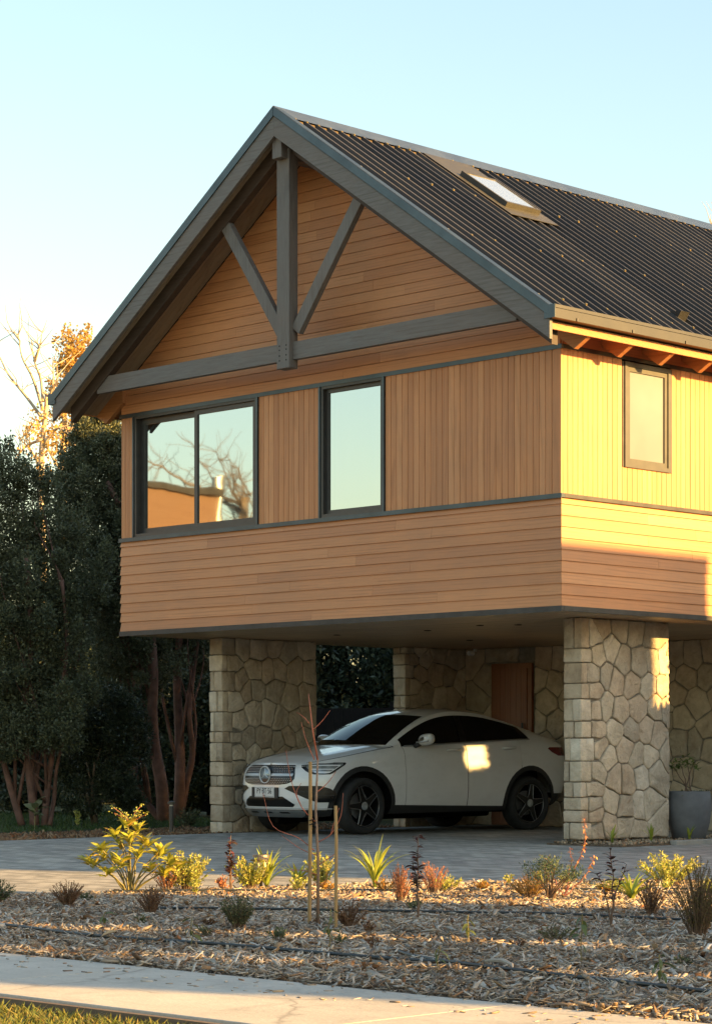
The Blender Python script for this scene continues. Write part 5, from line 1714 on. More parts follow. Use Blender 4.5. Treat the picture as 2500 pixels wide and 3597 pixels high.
# seedlings with hanging leaves
def seedling(x, y, h, label, n=6):
    root = empty('seedling', (x, y, GZ)); tag(root, label, 'seedling', 'seedlings with hanging leaves')
    lms = leaf_me('leaf', M['seedleaf'], 1, .36, .1, .35, 5)
    P = stem_pts((0, 0, 0), (random.uniform(-.02, .02), random.uniform(-.02, .02), h), .05, 5, .006)
    MB().tube(P, .0028, 5).build('stem', M['stem_g'], root)
    for i in range(n):
        t = .35+.65*(i+.5)/n; f = t*5; j = min(4, int(f)); p = P[j].lerp(P[j+1], f-j); a = i*2.4
        put_leaf(root, lms, p, (math.cos(a)*.7, math.sin(a)*.7, random.uniform(-.9, .2)), random.uniform(.05, .085))
seedling(8.05, -11.5, .22, 'hanging-leaf seedling in front of the two sapling stakes', 8)
seedling(8.25, -10.62, .15, 'hanging-leaf seedling left of the flat cushion', 5)
seedling(9.5, -11.17, .24, 'tallest hanging-leaf seedling, right of centre on the shaded mulch', 8)
seedling(10.45, -11.75, .13, 'seedling by the black hose near the right picture edge', 7)
seedling(7.45, -11.95, .16, 'slim yellowing seedling near the concrete walk, left of centre', 5)
seedling(5.9, -11.3, .08, 'small seedling beside the black hose at left', 4)
seedling(9.3, -12.0, .12, 'small seedling near the concrete walk, right of centre', 5)

# staked sapling
sp = empty('sapling', (6.74, -10.32, GZ)); tag(sp, 'bare reddish sapling tied to a tall bamboo stake', 'sapling')
M['sap_bark'] = plain('sapling_bark', (0.23, 0.15, 0.10), .7, 0, .25, 40); M['sap_red'] = plain('red_shoot', (0.36, 0.10, 0.05), .6, 0, .2, 30)
P = [Vector((0, 0, 0)), ex*.004+Vector((0,0,.35)), ex*-.012+Vector((0,0,.7)), ex*.0+Vector((0,0,1.0)), ex*-.03+Vector((0,0,1.18)), ex*-.055+Vector((0,0,1.40))]
MB().tube(P[:4], [.0105, .0095, .008, .006], 7).build('trunk', M['sap_bark'], sp, smooth=True)
MB().tube(P[3:], [.006, .0042, .002], 6).build('leader', M['sap_red'], sp, smooth=True)
br = [((-.02,.45),(-.12,.53),(-.27,.60),(-.33,.80)), ((-.01,.62),(-.10,.72),(-.16,.88),(-.19,1.06)), ((0,.50),(.08,.55),(.14,.66),(.155,.80)), ((0,.42),(-.1,.46),(-.22,.545)),
      ((-.02,1.0),(-.07,1.12),(-.10,1.23)), ((-.03,1.18),(.03,1.24),(.075,1.30)), ((-.01,.80),(.06,.86),(.11,.93)), ((0,.30),(-.08,.33),(-.18,.335)), ((.08,.55),(.10,.62),(.13,.71)), ((-.1,.72),(-.13,.80),(-.10,.86)), ((0,.36),(.09,.42),(.12,.44)), ((-.05,1.22),(-.085,1.26),(-.13,1.29)), ((0,.22),(.05,.27),(.06,.33))]
for b_ in br:
    dep = random.uniform(-.06, .06)
    Q = [ex*u + ey*dep*i/2 + Vector((0, 0, z)) for i, (u, z) in enumerate(b_)]
    PP = [Vector(p) for p in cat([tuple(q) for q in Q], 4)]
    MB().tube(PP, list(np.linspace(.0034, .0013, len(PP))), 5).build('branch', M['sap_red'], sp, smooth=True)
M['bamboo'] = wood_mat('bamboo_stake', [(0.28,0.18,0.075),(0.32,0.21,0.09),(0.30,0.195,0.08),(0.34,0.23,0.10)], (10, 10, 1.2), rough=.5)
for (dx, dy, h, lb, tl) in ((-.035, .0, 1.0, 'tall bamboo stake holding the sapling', .004), (.0, .0, 0, '', 0)):
    if not h: continue
    s = empty('bamboo_stake', (6.74+ex.x*dx, -10.32+ex.y*dx-.02, 0)); tag(s, lb, 'stake', 'bamboo stakes')
    MB().tube([(0,0,-.05), (tl*.5,0,h*.33), (tl,.004,h*.66), (tl*1.4,.002,h+.02)], [.0115,.0115,.011,.0105], 8).build('cane', M['bamboo'], s)
    MB().tube([Vector((.02*math.cos(a), .02*math.sin(a), .62+.004*a)) + ex*.018 for a in np.linspace(0, 12.5, 26)], .0035, 5).build('tie', M['black'], s)
s = empty('bamboo_stake', (7.07, -10.49, 0)); tag(s, 'shorter bamboo stake standing right of the sapling', 'stake', 'bamboo stakes')
MB().tube([(0,0,-.05), (.002,0,.3), (.0,.004,.55), (-.003,.002,.76)], [.0105,.0105,.010,.0095], 8).build('cane', M['bamboo'], s)

# garden lamp
gl = empty('garden_lamp', (*onbed(2.66, -7.03), GZ)); tag(gl, 'small solar garden lamp with ribbed glass bowl among strap leaves', 'lamp')
M['lampshade'] = plain('ribbed_glass', (0.55, 0.50, 0.40), .25, 0, .15, 30); M['lampcap'] = plain('lamp_cap', (0.16, 0.13, 0.10), .4, .5)
MB().tube([(0,0,-.03),(0,0,.11)], .012, 8).build('spike', M['black'], gl)
b = MB(); pr = []
n = 40; rows = []
for h, r in ((.10, .028), (.13, .042), (.17, .054), (.215, .062)):
    rows.append([((r+.003*(k % 2))*math.cos(2*math.pi*k/n), (r+.003*(k % 2))*math.sin(2*math.pi*k/n), h) for k in range(n+1)])
fixn(MB().grid(rows).build('glass_bowl', M['lampshade'], gl))
MB().lathe([(.06,.215),(.083,.216),(.085,.228),(.066,.245),(.064,.262),(.0,.266)], 28).build('cap', M['lampcap'], gl)

# drip hoses
M['hose'] = plain('black_drip_hose', (0.018, 0.022, 0.022), .5, 0, .3, 12)
def hose(pts, r, label):
    P = [Vector(p) for p in cat([(x + random.uniform(-.015, .015), y + random.uniform(-.015, .015), .046 + random.uniform(-.004, .006)) for x, y in pts], 8)]
    o = MB().tube(P, r, 8).build('drip_hose', M['hose'], smooth=True); tag(o, label, 'hose', 'drip hoses'); return o
HR = .0095
hose([(4.6, -11.72), (5.6, -11.80), (6.6, -11.92), (7.63, -11.86), (8.6, -11.80), (9.1, -11.77)], HR, 'black drip hose crossing the mulch from the left picture edge')
hose([(8.35, -11.35), (8.8, -11.62), (9.36, -11.80), (10.1, -11.88), (10.96, -12.05), (11.8, -12.3)], HR, 'black drip hose in the nearest mulch at right')
hose([(5.0, -10.2), (5.3, -10.02), (6.2, -9.43), (6.8, -8.97), (7.26, -8.70), (8.4, -8.52), (9.4, -8.4)], .0085, 'black drip hose along the sunlit middle of the bed')
hose([(3.3, -9.2), (3.64, -8.77), (4.1, -8.2), (4.5, -7.74), (5.2, -6.9), (6.35, -5.75), (7.2, -5.0)], .0085, 'black drip hose along the drive side of the bed')

# a few single pieces that stand out on the mulch
lf = leaf_me('dry_leaf', plain('dry_tan_leaf', (0.42, 0.27, 0.13), .7, 0, .2, 20), 1, .55, .25, -.25, 6)
o = put_leaf(None, lf, (7.02, -12.22, .075), (.8, .6, .12), .10, .3, 'dry_leaf'); tag(o, 'large curled tan leaf on the mulch near the concrete walk', 'leaf')
o = MB().tube([(9.30, -11.66, .055), (9.38, -11.70, .066), (9.46, -11.71, .07), (9.56, -11.76, .06), (9.60, -11.80, .052)], [.004, .010, .012, .009, .003], 6).build('bark_stick', M['chips']); tag(o, 'pale broken stick lying by the black hose at right', 'stick')

# potted plant by the right pillar
pt = empty('plant_pot', (-.56, 3.12, .03)); tag(pt, 'large grey tapered planter beside the right stone pillar', 'planter')
M['pot'] = plain('grey_fibre_clay', (0.14, 0.143, 0.147), .85, 0, .22, 5, .25)
MB().lathe([(.0, .0), (.19, .0), (.205, .012), (.258, .20), (.282, .38), (.276, .52), (.258, .585), (.245, .588), (.235, .55), (.235, .53), (0, .53)], 48).build('pot', M['pot'], pt, smooth=True)
auto_smooth(pt.children[-1], 50)
pp = empty('potted_shrub', (-.56, 3.12, .55)); tag(pp, 'leggy green shrub growing in the grey planter', 'shrub')
M['potleaf'] = obj_color('potted_leaf', [(0, (0.06, 0.10, 0.02)), (0.6, (0.11, 0.15, 0.03)), (1, (0.16, 0.2, 0.05))], .45)
lmp = leaf_me('leaf', M['potleaf'], 1, .3, .1, .2, 4)
for k, (u, v, hh) in enumerate(((-.12, 0, .42), (-.02, .05, .45), (-.2, -.03, .36), (.05, 0, .40))):
    P = stem_pts((random.uniform(-.05, .05), random.uniform(-.05, .05), 0), ex*u + ey*v + Vector((0, 0, hh)), .1, 6, .01)
    MB().tube(P, [.01, .009, .008, .007, .006, .005, .004], 6).build('stem', M['stem_b'], pp)
    for i in range(26):
        a = random.uniform(0, 6.28); put_leaf(pp, lmp, P[-1] + Vector((random.gauss(0, .03), random.gauss(0, .03), random.gauss(-.02, .03))), (math.cos(a), math.sin(a), random.uniform(-.3, .9)), random.uniform(.06, .10))
pos = [];
for k in range(420):
    a = random.uniform(0, 6.28); r = .26*math.sqrt(random.random()); pos.append((r*math.cos(a), r*math.sin(a), random.uniform(-.01, .06)))
leafcloud(np.array(pos), rng.normal(0, 1, (len(pos), 3)), .04, .5, M['con'], 'ground_cover', pp)['kind'] = 'stuff'
pos = [np.array(ex*random.gauss(-.31, .05) + ey*random.gauss(0, .05)) + np.array((0, 0, random.gauss(-.03, .05))) for k in range(160)]
leafcloud(np.array(pos), rng.normal(0, 1, (len(pos), 3)), .04, .5, M['con'], 'trailing_leaves', pp)['kind'] = 'stuff'
# young strap leaves at the pillar foot
random.seed(8)
for x, y, lb in ((-.35, 1.35, 'thin green strap plant at the left foot of the right pillar'), (-.28, 2.0, 'low green strap plant at the middle foot of the right pillar'), (-.25, 2.72, 'thin green strap plant between the right pillar and planter')):
    strap(x, y, .2, 8, lb, .12, 'strap plants at the right pillar')
# wall light by the left pillar (low bollard)
bl = empty('bollard_light', (-7.62, .75, -.02)); tag(bl, 'short dark garden bollard light beside the left pillar', 'lamp')
MB().lathe([(.03, 0), (.03, .38), (.0, .38)], 14).build('post', M['frame'], bl); MB().lathe([(.03, .40), (.05, .41), (.05, .44), (.0, .455)], 16).build('hood', M['frame_sun'], bl)
MB().lathe([(.026, .38), (.026, .40)], 14, cap=False).build('lens', M['lampshade'], bl)
# ------------------------------------------------------------------ trees
M['bark_r'] = plain('red_brown_bark', (0.15, 0.078, 0.055), .85, 0, .4, 7, .5)
M['bark_g'] = plain('grey_brown_bark', (0.16, 0.12, 0.085), .85, 0, .35, 9, .5)
M['birch'] = plain('pale_bark', (0.42, 0.34, 0.24), .8, 0, .3, 6, .4)
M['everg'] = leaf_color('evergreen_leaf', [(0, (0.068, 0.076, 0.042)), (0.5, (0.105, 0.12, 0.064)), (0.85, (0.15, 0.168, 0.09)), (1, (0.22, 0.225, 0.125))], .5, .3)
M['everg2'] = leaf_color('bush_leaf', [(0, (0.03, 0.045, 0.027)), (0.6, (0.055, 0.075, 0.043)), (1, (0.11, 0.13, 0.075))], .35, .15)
M['golden'] = leaf_color('autumn_leaf', [(0, (0.46, 0.25, 0.05)), (0.5, (0.54, 0.34, 0.09)), (1, (0.56, 0.42, 0.15))], .6, .4)

def limb(p, q, r0, r1, n=7, wob=.12, sag=0):
    p, q = Vector(p), Vector(q); L = (q-p).length; out = []
    o1 = Vector((random.uniform(-1, 1), random.uniform(-1, 1), 0))*wob*L; o2 = Vector((random.uniform(-1, 1), random.uniform(-1, 1), 0))*wob*L*.6
    for i in range(n+1):
        t = i/n; out.append(p.lerp(q, t) + o1*math.sin(math.pi*t)*.6 + o2*math.sin(2*math.pi*t)*.5)
    return out, list(np.linspace(r0, r1, n+1))

def leaves(clumps, n, size, wr, mat, name, parent, up=.3):
    """clumps: (x,y,z, rx,ry,rz, weight); leaves sit mostly towards the outside of each clump"""
    sub = []
    for c in clumps:
        m = 16
        for k in range(m):
            v = rng.normal(0, 1, 3); v /= np.linalg.norm(v)
            rr = rng.uniform(.72, 1.12); q = rng.uniform(.16, .36)
            e = rng.uniform(1.0, 2.1) if v[2] > -.2 else .9           # upper shoots stand taller
            sub.append((c[0]+v[0]*c[3]*rr, c[1]+v[1]*c[4]*rr, c[2]+v[2]*c[5]*rr, c[3]*q, c[4]*q, min(c[5]*q*e, c[5]*.5), c[6]/m*1.5))
    allc = [(*c[:3], c[3]*.86, c[4]*.86, c[5]*.86, c[6]*.75) for c in clumps] + sub
    w = np.array([c[6] for c in allc], float); w /= w.sum()
    k = rng.choice(len(allc), n, p=w)
    C_ = np.array([c[:3] for c in allc])[k]; R_ = np.array([c[3:6] for c in allc])[k]
    d = rng.normal(0, 1, (n, 3)); d /= np.linalg.norm(d, axis=1, keepdims=True)
    r = rng.uniform(0, 1, n)**.5
    r *= 1 + .3*rng.normal(0, 1, n)*(rng.random(n) < .3)
    pos = C_ + d*R_*r[:, None]
    dr = d*.8 + np.array([0, 0, up]) + rng.normal(0, .5, (n, 3))
    o = leafcloud(pos, dr, size, wr, mat, name, parent, .4)
    o['kind'] = 'stuff'
    return o

def tree(name, base, trunks, clumps, nleaf, size, mat, bark, label, cat='tree', group=None, wr=.5, limbs=14, up=.3, lr=.035):
    root = empty(name, base); tag(root, label, cat, group)
    for P, R in trunks:
        MB().tube(P, R, 9).build('trunk', M[bark], root, smooth=True)
    ends = [t[0][-1] for t in trunks]; allp = [(p, r) for t in trunks for p, r in zip(t[0][2:], t[1][2:])]
    for k in range(limbs):
        c = clumps[k % len(clumps)]; p, r = random.choice(allp)
        q = Vector(c[:3]) + Vector((random.gauss(0, c[3]*.35), random.gauss(0, c[4]*.35), random.gauss(0, c[5]*.35)))
        if q.z < p[2]: continue
        P, R = limb(p, q, min(r*.6, lr), .006, 6, .1); MB().tube(P, R, 5).build('limb', M[bark], root, smooth=True)
    if nleaf: leaves(clumps, nleaf, size, wr, mat, 'crown', root, up)
    return root

def P2(xd, yd, depth):
    """a point at the given distance in front of the camera, from where it stands in the photograph (width 1596)"""
    k = 1.5664/8152.9*depth
    p = np.array([EYE.x, EYE.y]) + depth*FWD + (xd-798)*k*RGT
    return np.array([p[0], p[1], 1.055 - (yd-1695.5)*k])
def rel(base, xd, yd, depth): return Vector(P2(xd, yd, depth)) - Vector(base)
def clump(base, xd, yd, depth, rx, rz, w=1, ry=None):
    """rx, rz in photo pixels (1596 wide)"""
    k = 1.5664/8152.9*depth; p = rel(base, xd, yd, depth)
    return (p.x, p.y, p.z, rx*k, (ry or rx*k), rz*k, w*rx*rz)

random.seed(31)
GRP = 'evergreen trees left of the house'
# tree A: three red trunks at the left edge
bA = tuple(P2(75, 1850, 35.0)); bA = (bA[0], bA[1], -.05)
tA = []
for pts, r in (([(50, 1852), (28, 1780), (5, 1700), (-30, 1600), (-50, 1450)], .058), ([(78, 1852), (72, 1780), (62, 1700), (55, 1600), (70, 1450), (60, 1250)], .075), ([(100, 1852), (108, 1760), (118, 1690), (130, 1600), (150, 1450), (140, 1300)], .055), ([(112, 1852), (122, 1790), (128, 1720), (150, 1640)], .04)):
    Q = [rel(bA, x, y, 35.0+random.uniform(-.1, .1)) for x, y in pts]
    PP = [Vector(p) for p in cat([tuple(q) for q in Q], 4)]
    tA.append((PP, list(np.linspace(r, r*.45, len(PP)))))
clA = [clump(bA, *c) for c in ((20, 1640, 34.6, 110, 75, 1.1), (120, 1600, 34.8, 90, 95), (-60, 1580, 35, 110, 120), (30, 1480, 35, 120, 110), (140, 1450, 35.2, 90, 120), (-40, 1350, 35, 110, 120), (70, 1310, 35.4, 100, 110), (160, 1300, 35.6, 80, 120), (10, 1190, 35.4, 90, 110), (95, 1180, 35.7, 70, 95), (-30, 1100, 35.5, 60, 80), (30, 1060, 35.6, 40, 60, .8), (75, 1080, 35.8, 35, 55, .7), (8, 1020, 35.8, 26, 40, .6), (110, 1110, 36, 30, 60, .7))]
tree('evergreen_tree', bA, tA, clA, 150000, .052, M['everg'], 'bark_r', 'dark evergreen tree with three red trunks at the left picture edge', group=GRP, limbs=26)
# tree B: red trunks by the left pillar, tall crown
bB = tuple(P2(365, 1838, 37.6)); bB = (bB[0], bB[1], -.05)
tB = []
for pts, r in (([(368, 1842), (362, 1760), (348, 1680), (342, 1600), (345, 1500), (330, 1350), (300, 1200), (240, 1080)], .115), ([(362, 1842), (330, 1800), (305, 1740), (310, 1600), (318, 1500)], .06)):
    Q = [rel(bB, x, y, 37.6+random.uniform(-.1, .1)) for x, y in pts]; PP = [Vector(p) for p in cat([tuple(q) for q in Q], 4)]
    tB.append((PP, list(np.linspace(r, r*.4, len(PP)))))
clB = [clump(bB, *c) for c in ((300, 1500, 37.8, 90, 80, .8), (240, 1420, 37.4, 90, 110), (330, 1400, 38, 80, 90), (220, 1290, 37.5, 90, 110), (300, 1250, 37.8, 90, 110), (205, 1150, 37.6, 80, 100), (265, 1110, 37.8, 70, 100), (210, 1030, 37.8, 60, 75), (250, 985, 38, 45, 70, .9), (195, 970, 38, 30, 50, .7), (280, 1010, 38, 45, 70), (225, 940, 38, 24, 45, .5), (170, 1080, 37.8, 45, 90), (160, 1010, 38, 22, 50, .5))]
tree('evergreen_tree', bB, tB, clB, 140000, .052, M['everg'], 'bark_r', 'tall dark evergreen tree with a curved red trunk beside the left pillar', group=GRP, limbs=26)
# tree C: straight trunk just behind
bC = tuple(P2(402, 1832, 38.6)); bC = (bC[0], bC[1], -.05)
tC = []
for pts, r in (([(400, 1836), (404, 1740), (402, 1640), (398, 1540), (402, 1440), (410, 1300)], .10), ([(404, 1836), (418, 1760), (432, 1690), (425, 1600), (435, 1500), (450, 1400)], .065)):
    Q = [rel(bC, x, y, 38.6+random.uniform(-.1, .1)) for x, y in pts]; PP = [Vector(p) for p in cat([tuple(q) for q in Q], 4)]
    tC.append((PP, list(np.linspace(r, r*.5, len(PP)))))
clC = [clump(bC, *c) for c in ((400, 1470, 39, 80, 60, .8), (460, 1440, 39, 80, 70, .8), (360, 1420, 39, 70, 60, .8), (430, 1330, 39, 120, 90), (360, 1250, 39, 100, 100))]
tree('evergreen_tree', bC, tC, clC, 42000, .052, M['everg'], 'bark_r', 'dark evergreen tree with two straight red trunks next to the left pillar', group=GRP, limbs=12)
# shrubs in the gaps
random.seed(12)
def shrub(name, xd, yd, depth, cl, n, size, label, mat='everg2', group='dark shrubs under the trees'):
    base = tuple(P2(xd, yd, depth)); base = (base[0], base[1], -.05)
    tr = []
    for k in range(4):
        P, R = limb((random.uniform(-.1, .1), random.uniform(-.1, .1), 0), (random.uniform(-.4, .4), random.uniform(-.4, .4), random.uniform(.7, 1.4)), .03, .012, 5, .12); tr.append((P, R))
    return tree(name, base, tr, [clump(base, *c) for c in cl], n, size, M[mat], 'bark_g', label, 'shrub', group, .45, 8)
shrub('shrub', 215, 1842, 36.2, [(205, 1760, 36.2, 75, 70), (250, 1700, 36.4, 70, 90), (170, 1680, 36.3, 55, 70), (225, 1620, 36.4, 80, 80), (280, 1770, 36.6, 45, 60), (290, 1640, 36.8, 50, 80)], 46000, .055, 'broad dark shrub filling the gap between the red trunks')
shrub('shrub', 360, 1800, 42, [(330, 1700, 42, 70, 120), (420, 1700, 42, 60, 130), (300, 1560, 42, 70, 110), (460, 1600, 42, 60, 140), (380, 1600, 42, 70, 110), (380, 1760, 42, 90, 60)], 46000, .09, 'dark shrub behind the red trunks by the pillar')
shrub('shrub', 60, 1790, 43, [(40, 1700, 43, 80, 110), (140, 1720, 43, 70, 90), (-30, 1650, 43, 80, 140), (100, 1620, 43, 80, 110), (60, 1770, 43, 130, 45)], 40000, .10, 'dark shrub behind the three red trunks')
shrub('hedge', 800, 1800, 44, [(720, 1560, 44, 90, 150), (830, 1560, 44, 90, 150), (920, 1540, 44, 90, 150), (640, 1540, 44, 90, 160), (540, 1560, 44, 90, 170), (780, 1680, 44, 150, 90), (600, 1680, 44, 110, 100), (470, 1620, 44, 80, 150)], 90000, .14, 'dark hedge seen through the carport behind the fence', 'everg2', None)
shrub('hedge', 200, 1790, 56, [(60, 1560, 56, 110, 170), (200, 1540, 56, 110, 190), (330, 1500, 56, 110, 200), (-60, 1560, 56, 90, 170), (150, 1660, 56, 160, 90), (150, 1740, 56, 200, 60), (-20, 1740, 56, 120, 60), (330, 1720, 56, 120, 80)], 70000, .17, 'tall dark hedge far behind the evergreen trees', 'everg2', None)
# small plants at the tree feet
lmb = leaf_me('leaf', obj_color('broad_pale_leaf', [(0, (0.12, 0.14, 0.06)), (1, (0.20, 0.21, 0.10))], .5), 1, .45, .12, .2, 5)
b0 = P2(78, 1852, 33.6)
bp_ = empty('broadleaf_plant', (b0[0], b0[1], -.04)); tag(bp_, 'broad-leaved pale plant in front of the left red trunks', 'plant')
MB().tube([(0,0,0),(.01,0,.2),(.0,0,.40)], .008, 6).build('stem', M['stem_g'], bp_)
for k in range(9):
    a = k*2.4; put_leaf(bp_, lmb, (0, 0, .22+.02*k), (math.cos(a)*.8, math.sin(a)*.8, .2+.07*k), random.uniform(.16, .26))
for (xd, yd, h, lb) in ((420, 1850, .35, 'grassy dark clump left of the bollard light'), (300, 1850, .22, 'silvery low clump under the red trunks'), (175, 1852, .3, 'yellowish flower spike clump at the edge of the drive')):
    b0 = P2(xd, yd, 34.5); random.seed(int(xd))
    spiky('ground_plant', b0[0], b0[1], h, .2 if h != .3 else .05, 30 if h != .3 else 5, 24, M['grn' if h != .3 else 'heb'], lb, 'plant', 'plants under the trees', .05, .3, z=-.04)

# golden tree and bare tree beyond
random.seed(44)
def far_tree(name, xd, depth, top, branches, clumps, n, label, r=.2):
    base = tuple(P2(xd, 1790, depth)); base = (base[0], base[1], -.06)
    Q = [rel(base, xd, y, depth) for y in (1795, 1500, 1250, 1050, 900, top)]
    Q = [q + Vector((random.uniform(-.08, .08), random.uniform(-.08, .08), 0)) for q in Q]
    root = empty(name, base); tag(root, label, 'tree')
    PP = [Vector(p) for p in cat([tuple(q) for q in Q], 4)]
    MB().tube(PP, list(np.linspace(r, .02, len(PP))), 8).build('trunk', M['birch'], root, smooth=True)
    for pts in branches:
        B = [rel(base, x, y, depth + random.uniform(-.4, .4)*i) for i, (x, y) in enumerate(pts)]
        PB_ = [Vector(p) for p in cat([tuple(q) for q in B], 4)]
        MB().tube(PB_, list(np.linspace(.042, .008, len(PB_))), 6).build('branch', M['birch'], root, smooth=True)
        for k in range(9):
            j = random.randrange(len(PB_)//3, len(PB_)); p = PB_[j]; L = random.uniform(.35, 1.1)
            q = p + Vector((random.gauss(0, .5), random.gauss(0, .5), random.uniform(.2, .9))).normalized()*L
            P, R = limb(p, q, .014, .004, 4, .15); MB().tube(P, R, 4).build('twig', M['birch'], root)
    if n: leaves([clump(base, *c) for c in clumps], n, .085, .7, M['golden'], 'crown', root)
    return root
far_tree('golden_tree', 150, 60, 760, [((150, 1000), (175, 940), (190, 860)), ((150, 960), (130, 900), (128, 830)), ((150, 900), (170, 820), (165, 770)), ((150, 1040), (185, 1000), (215, 930)), ((150, 1080), (110, 1010), (90, 960))],
         [(160, 800, 60, 42, 55), (175, 860, 60, 48, 60), (140, 880, 60, 34, 55, .8), (190, 780, 60, 30, 45), (165, 930, 60, 45, 40, .5), (185, 960, 60, 40, 40, .35), (150, 985, 60, 50, 40, .25), (110, 955, 60, 40, 35, .25), (200, 900, 60, 40, 60)], 7000, 'golden autumn tree glowing behind the left eave', .2)
far_tree('bare_tree', 97, 57, 880, [((97, 940), (60, 890), (20, 840), (0, 800), (-20, 770)), ((97, 920), (75, 850), (50, 800), (42, 750)), ((97, 900), (92, 850), (78, 810), (70, 760)), ((78, 810), (90, 775), (95, 745)), ((97, 1000), (130, 960), (160, 985), (185, 1030)), ((97, 985), (60, 1000), (35, 1030)), ((97, 960), (110, 900), (120, 850), (118, 800)), ((97, 1060), (70, 1010), (45, 985))],
         [(100, 940, 57, 50, 40), (80, 990, 57, 45, 40), (130, 990, 57, 45, 40), (110, 1040, 57, 60, 40)], 700, 'nearly bare pale-trunked tree at the far left beyond the hedge', .17)
far_tree('bare_tree', 1640, 70, 460, [((1640, 600), (1610, 540), (1592, 490)), ((1640, 560), (1620, 500), (1598, 465)), ((1640, 520), (1660, 470), (1655, 440))], [], 0, 'bare tree with its twigs showing past the roof at the right edge', .2)

# fence behind the carport
fn = empty('garden_fence', (-11.0, 9.2, 0)); tag(fn, 'black board fence behind the carport', 'fence')
for k in range(60):
    MB().box(-6.5+k*.2, -6.5+k*.2+.19, -.012, .012, .02, 1.9).build('board', M['black'], fn)
for k in range(7): MB().box(-6.5+k*2-.05, -6.5+k*2+.05, .02, .12, -.05, 2.0).build('post', M['black'], fn)
fn.rotation_euler = (0, 0, math.radians(12))
# ------------------------------------------------------------------ neighbours and added hedges beyond the frame (they cast the shade and stand in the reflections)
K0 = 0.377
TEL = math.tan(SUN_EL)*math.sqrt(1+K0*K0)
M['n_wall'] = wood_mat('neighbour_cladding', [(0.20,0.12,0.07),(0.23,0.135,0.08),(0.215,0.127,0.075),(0.25,0.15,0.09)], (0.4, 0.4, 9), rough=.7)
M['n_plaster'] = concrete_mat('neighbour_plaster', (0.50, 0.44, 0.34), (0.58, 0.52, 0.40))
M['n_roof'] = plain('neighbour_roof', (0.05, 0.045, 0.04), .7, 0, .3, 3)
def nhouse(name, x0, x1, y0, y1, h, label, pitch=0.0, mat='n_plaster', ridge='y', eave=.3):
    root = empty(name, ((x0+x1)/2, (y0+y1)/2, 0)); tag(root, label, 'house')
    cx, cy = (x0+x1)/2, (y0+y1)/2; a, b_ = (x1-x0)/2, (y1-y0)/2
    MB().box(-a, a, -b_, b_, -.1, h-.2).build('wall', M[mat], root)
    rf = MB()
    if pitch == 0: rf.box(-a-.05, a+.05, -b_-.0, b_+.0, h-.199, h)
    else:
        e = eave
        if ridge == 'y': rf.prism([(-a-e, h-.199), (a+e, h-.199), (a+e, h), (0, h+pitch*(a+e)), (-a-e, h)], -b_-e, b_+e)
        else: rf.prism([(-b_-e, h-.199), (b_+e, h-.199), (b_+e, h), (0, h+pitch*(b_+e)), (-b_-e, h)], -a-e, a+e, 'x')
    fixn(rf.build('roof', M['n_roof'], root))
    for k, (wx, wz) in enumerate(((-.5, .35), (0, .35), (.5, .35), (-.5, .72), (.5, .72))):
        f = MB().box(a*wx-.6, a*wx+.6, -b_-.03, -b_-.001, h*wz-.7, h*wz+.6).build('window', M['frame'], root)
        MB().box(a*wx-.52, a*wx+.52, -b_-.045, -b_-.031, h*wz-.62, h*wz+.52).build('pane', M['glass'], f)
    MB().box(-.5, .5, -b_-.04, -b_-.002, 0, 2.1).build('door', M['door'], root)
    return root
# next-door house: shades carport, drive and the lower side wall (its top stands level with the shadow line there)
xa, xc = 13.0, 22.0
nhouse('neighbour_house', xa, xc, -6.95+K0*xc, 2.71+K0*xa, 3.445+xa*TEL, 'flat-roofed plaster house next door, out of frame to the right')
def hedge_block(name, x, y0, y1, z0, z1, n, label, th=.5, lf=.16):
    root = empty(name, (x, (y0+y1)/2, 0)); tag(root, label, 'hedge')
    b_ = (y1-y0)/2
    for k in range(3):
        P, R = limb((0, -b_*.6+k*b_*.6, 0), (random.uniform(-.2, .2)*th, -b_*.6+k*b_*.6, z1*.8), .06, .02, 5, .02); MB().tube(P, R, 6).build('trunk', M['bark_g'], root)
    pos = np.column_stack([rng.uniform(-th, th, n), rng.uniform(-b_, b_, n), z0 + (z1-z0)*rng.uniform(0, 1, n)])
    leafcloud(pos, rng.normal(0, 1, (n, 3)), lf, .7, M['everg2'], 'foliage', root)['kind'] = 'stuff'
    return root
# unseen hedges added to block the sun, gapped to fleck the shaded mulch
xb = 24.0
for s0, s1, n, lb in ((-16.72, -15.58, 12000, 'tall hedge added to block the sun, nearest the street, out of frame'), (-15.22, -14.0, 13000, 'tall hedge added to block the sun, middle of three, out of frame'), (-13.58, -10.72, 28000, 'tall hedge added to block the sun, nearest the houses, out of frame')):
    hedge_block('sun_blocker_hedge', xb, s0+K0*xb, s1+K0*xb, 0, 7.2, n, lb, .35, .2)
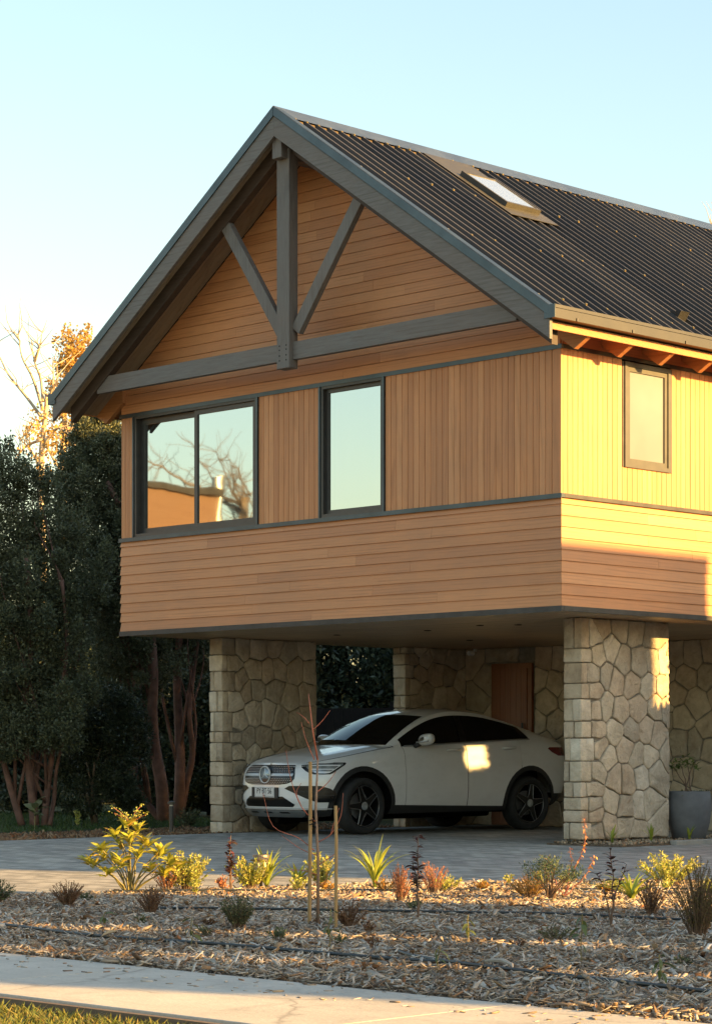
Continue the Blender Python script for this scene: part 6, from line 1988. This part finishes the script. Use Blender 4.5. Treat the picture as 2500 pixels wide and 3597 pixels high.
# unseen hedge added to shape the sun: strips reach pillar edge and car door
xh = 4.6
for s0, s1, zt, n, lb in ((2.74, 3.12, 1.60+(xh+.6)*TEL, 9000, 'hedge end added to trim the sun strip on the pillar, out of frame to the right'), (3.12, 5.42, 1.95+(xh+5)*TEL, 52000, 'tall hedge added to keep the sun off the car, out of frame to the right'),
                          (5.42, 5.98, .80+(xh+4.8)*TEL, 12000, 'low piece of the added hedge, letting sun onto the car door, out of frame to the right'), (5.98, 9.5, 1.95+(xh+5)*TEL, 64000, 'far stretch of tall hedge added to block the sun, out of frame to the right')):
    hedge_block('sun_gap_hedge', xh, s0+K0*xh, s1+K0*xh, 0, zt, n, lb, .12, .13)
# house across the street, seen only in the gable windows
ro = nhouse('street_house', -45, -33.0, -24.1, -14.0, 8.7, 'tall timber house down the street, mirrored in the gable windows', .10, 'n_wall', 'y', .12)
MB().box(2.5, 5.95, -8.2, -5.06, -.1, 6.2).build('wing', M['n_plaster'], ro)
fl = MB(); fl.tube([(4.8, -6.1, 6.2), (4.8, -6.1, 9.0)], .14, 12); fl.tube([(4.8, -6.1, 8.8), (4.8, -6.1, 9.25)], .22, 12)
fl.build('flue', M['silver'], ro)
random.seed(77)
for i, (x, y, lb) in enumerate(((-44.5, -31.6, 'bare street tree left of the mirrored house'), (-38.8, -30.4, 'bare street tree right of the mirrored house'), (-58, -24, 'bare street tree behind the mirrored house'))):
    root = empty('bare_tree', (x, y, 0)); tag(root, lb, 'tree')
    hs = (1.35, 1.45, 1.3)[i]
    MB().tube([(0, 0, -.1), (.1, 0, 3*hs), (0, .1, 6.5*hs)], [.25, .18, .12], 8).build('trunk', M['bark_g'], root)
    for k in range(34):
        z0 = random.uniform(2.5, 6.4)*hs; q = Vector((random.gauss(0, 2.0), random.gauss(0, 2.0), z0 + random.uniform(.8, 3.4)))
        P, R = limb((0, .05, z0), q, .06, .012, 6, .15); MB().tube(P, R, 5).build('limb', M['bark_g'], root)
        for j in range(8):
            p = P[random.randrange(2, 7)]; w_ = p + Vector((random.gauss(0, .7), random.gauss(0, .7), random.uniform(.1, 1.2)))
            A, B_ = limb(p, w_, .016, .005, 4, .2); MB().tube(A, B_, 4).build('twig', M['bark_g'], root)
print('objects', len(bpy.data.objects))
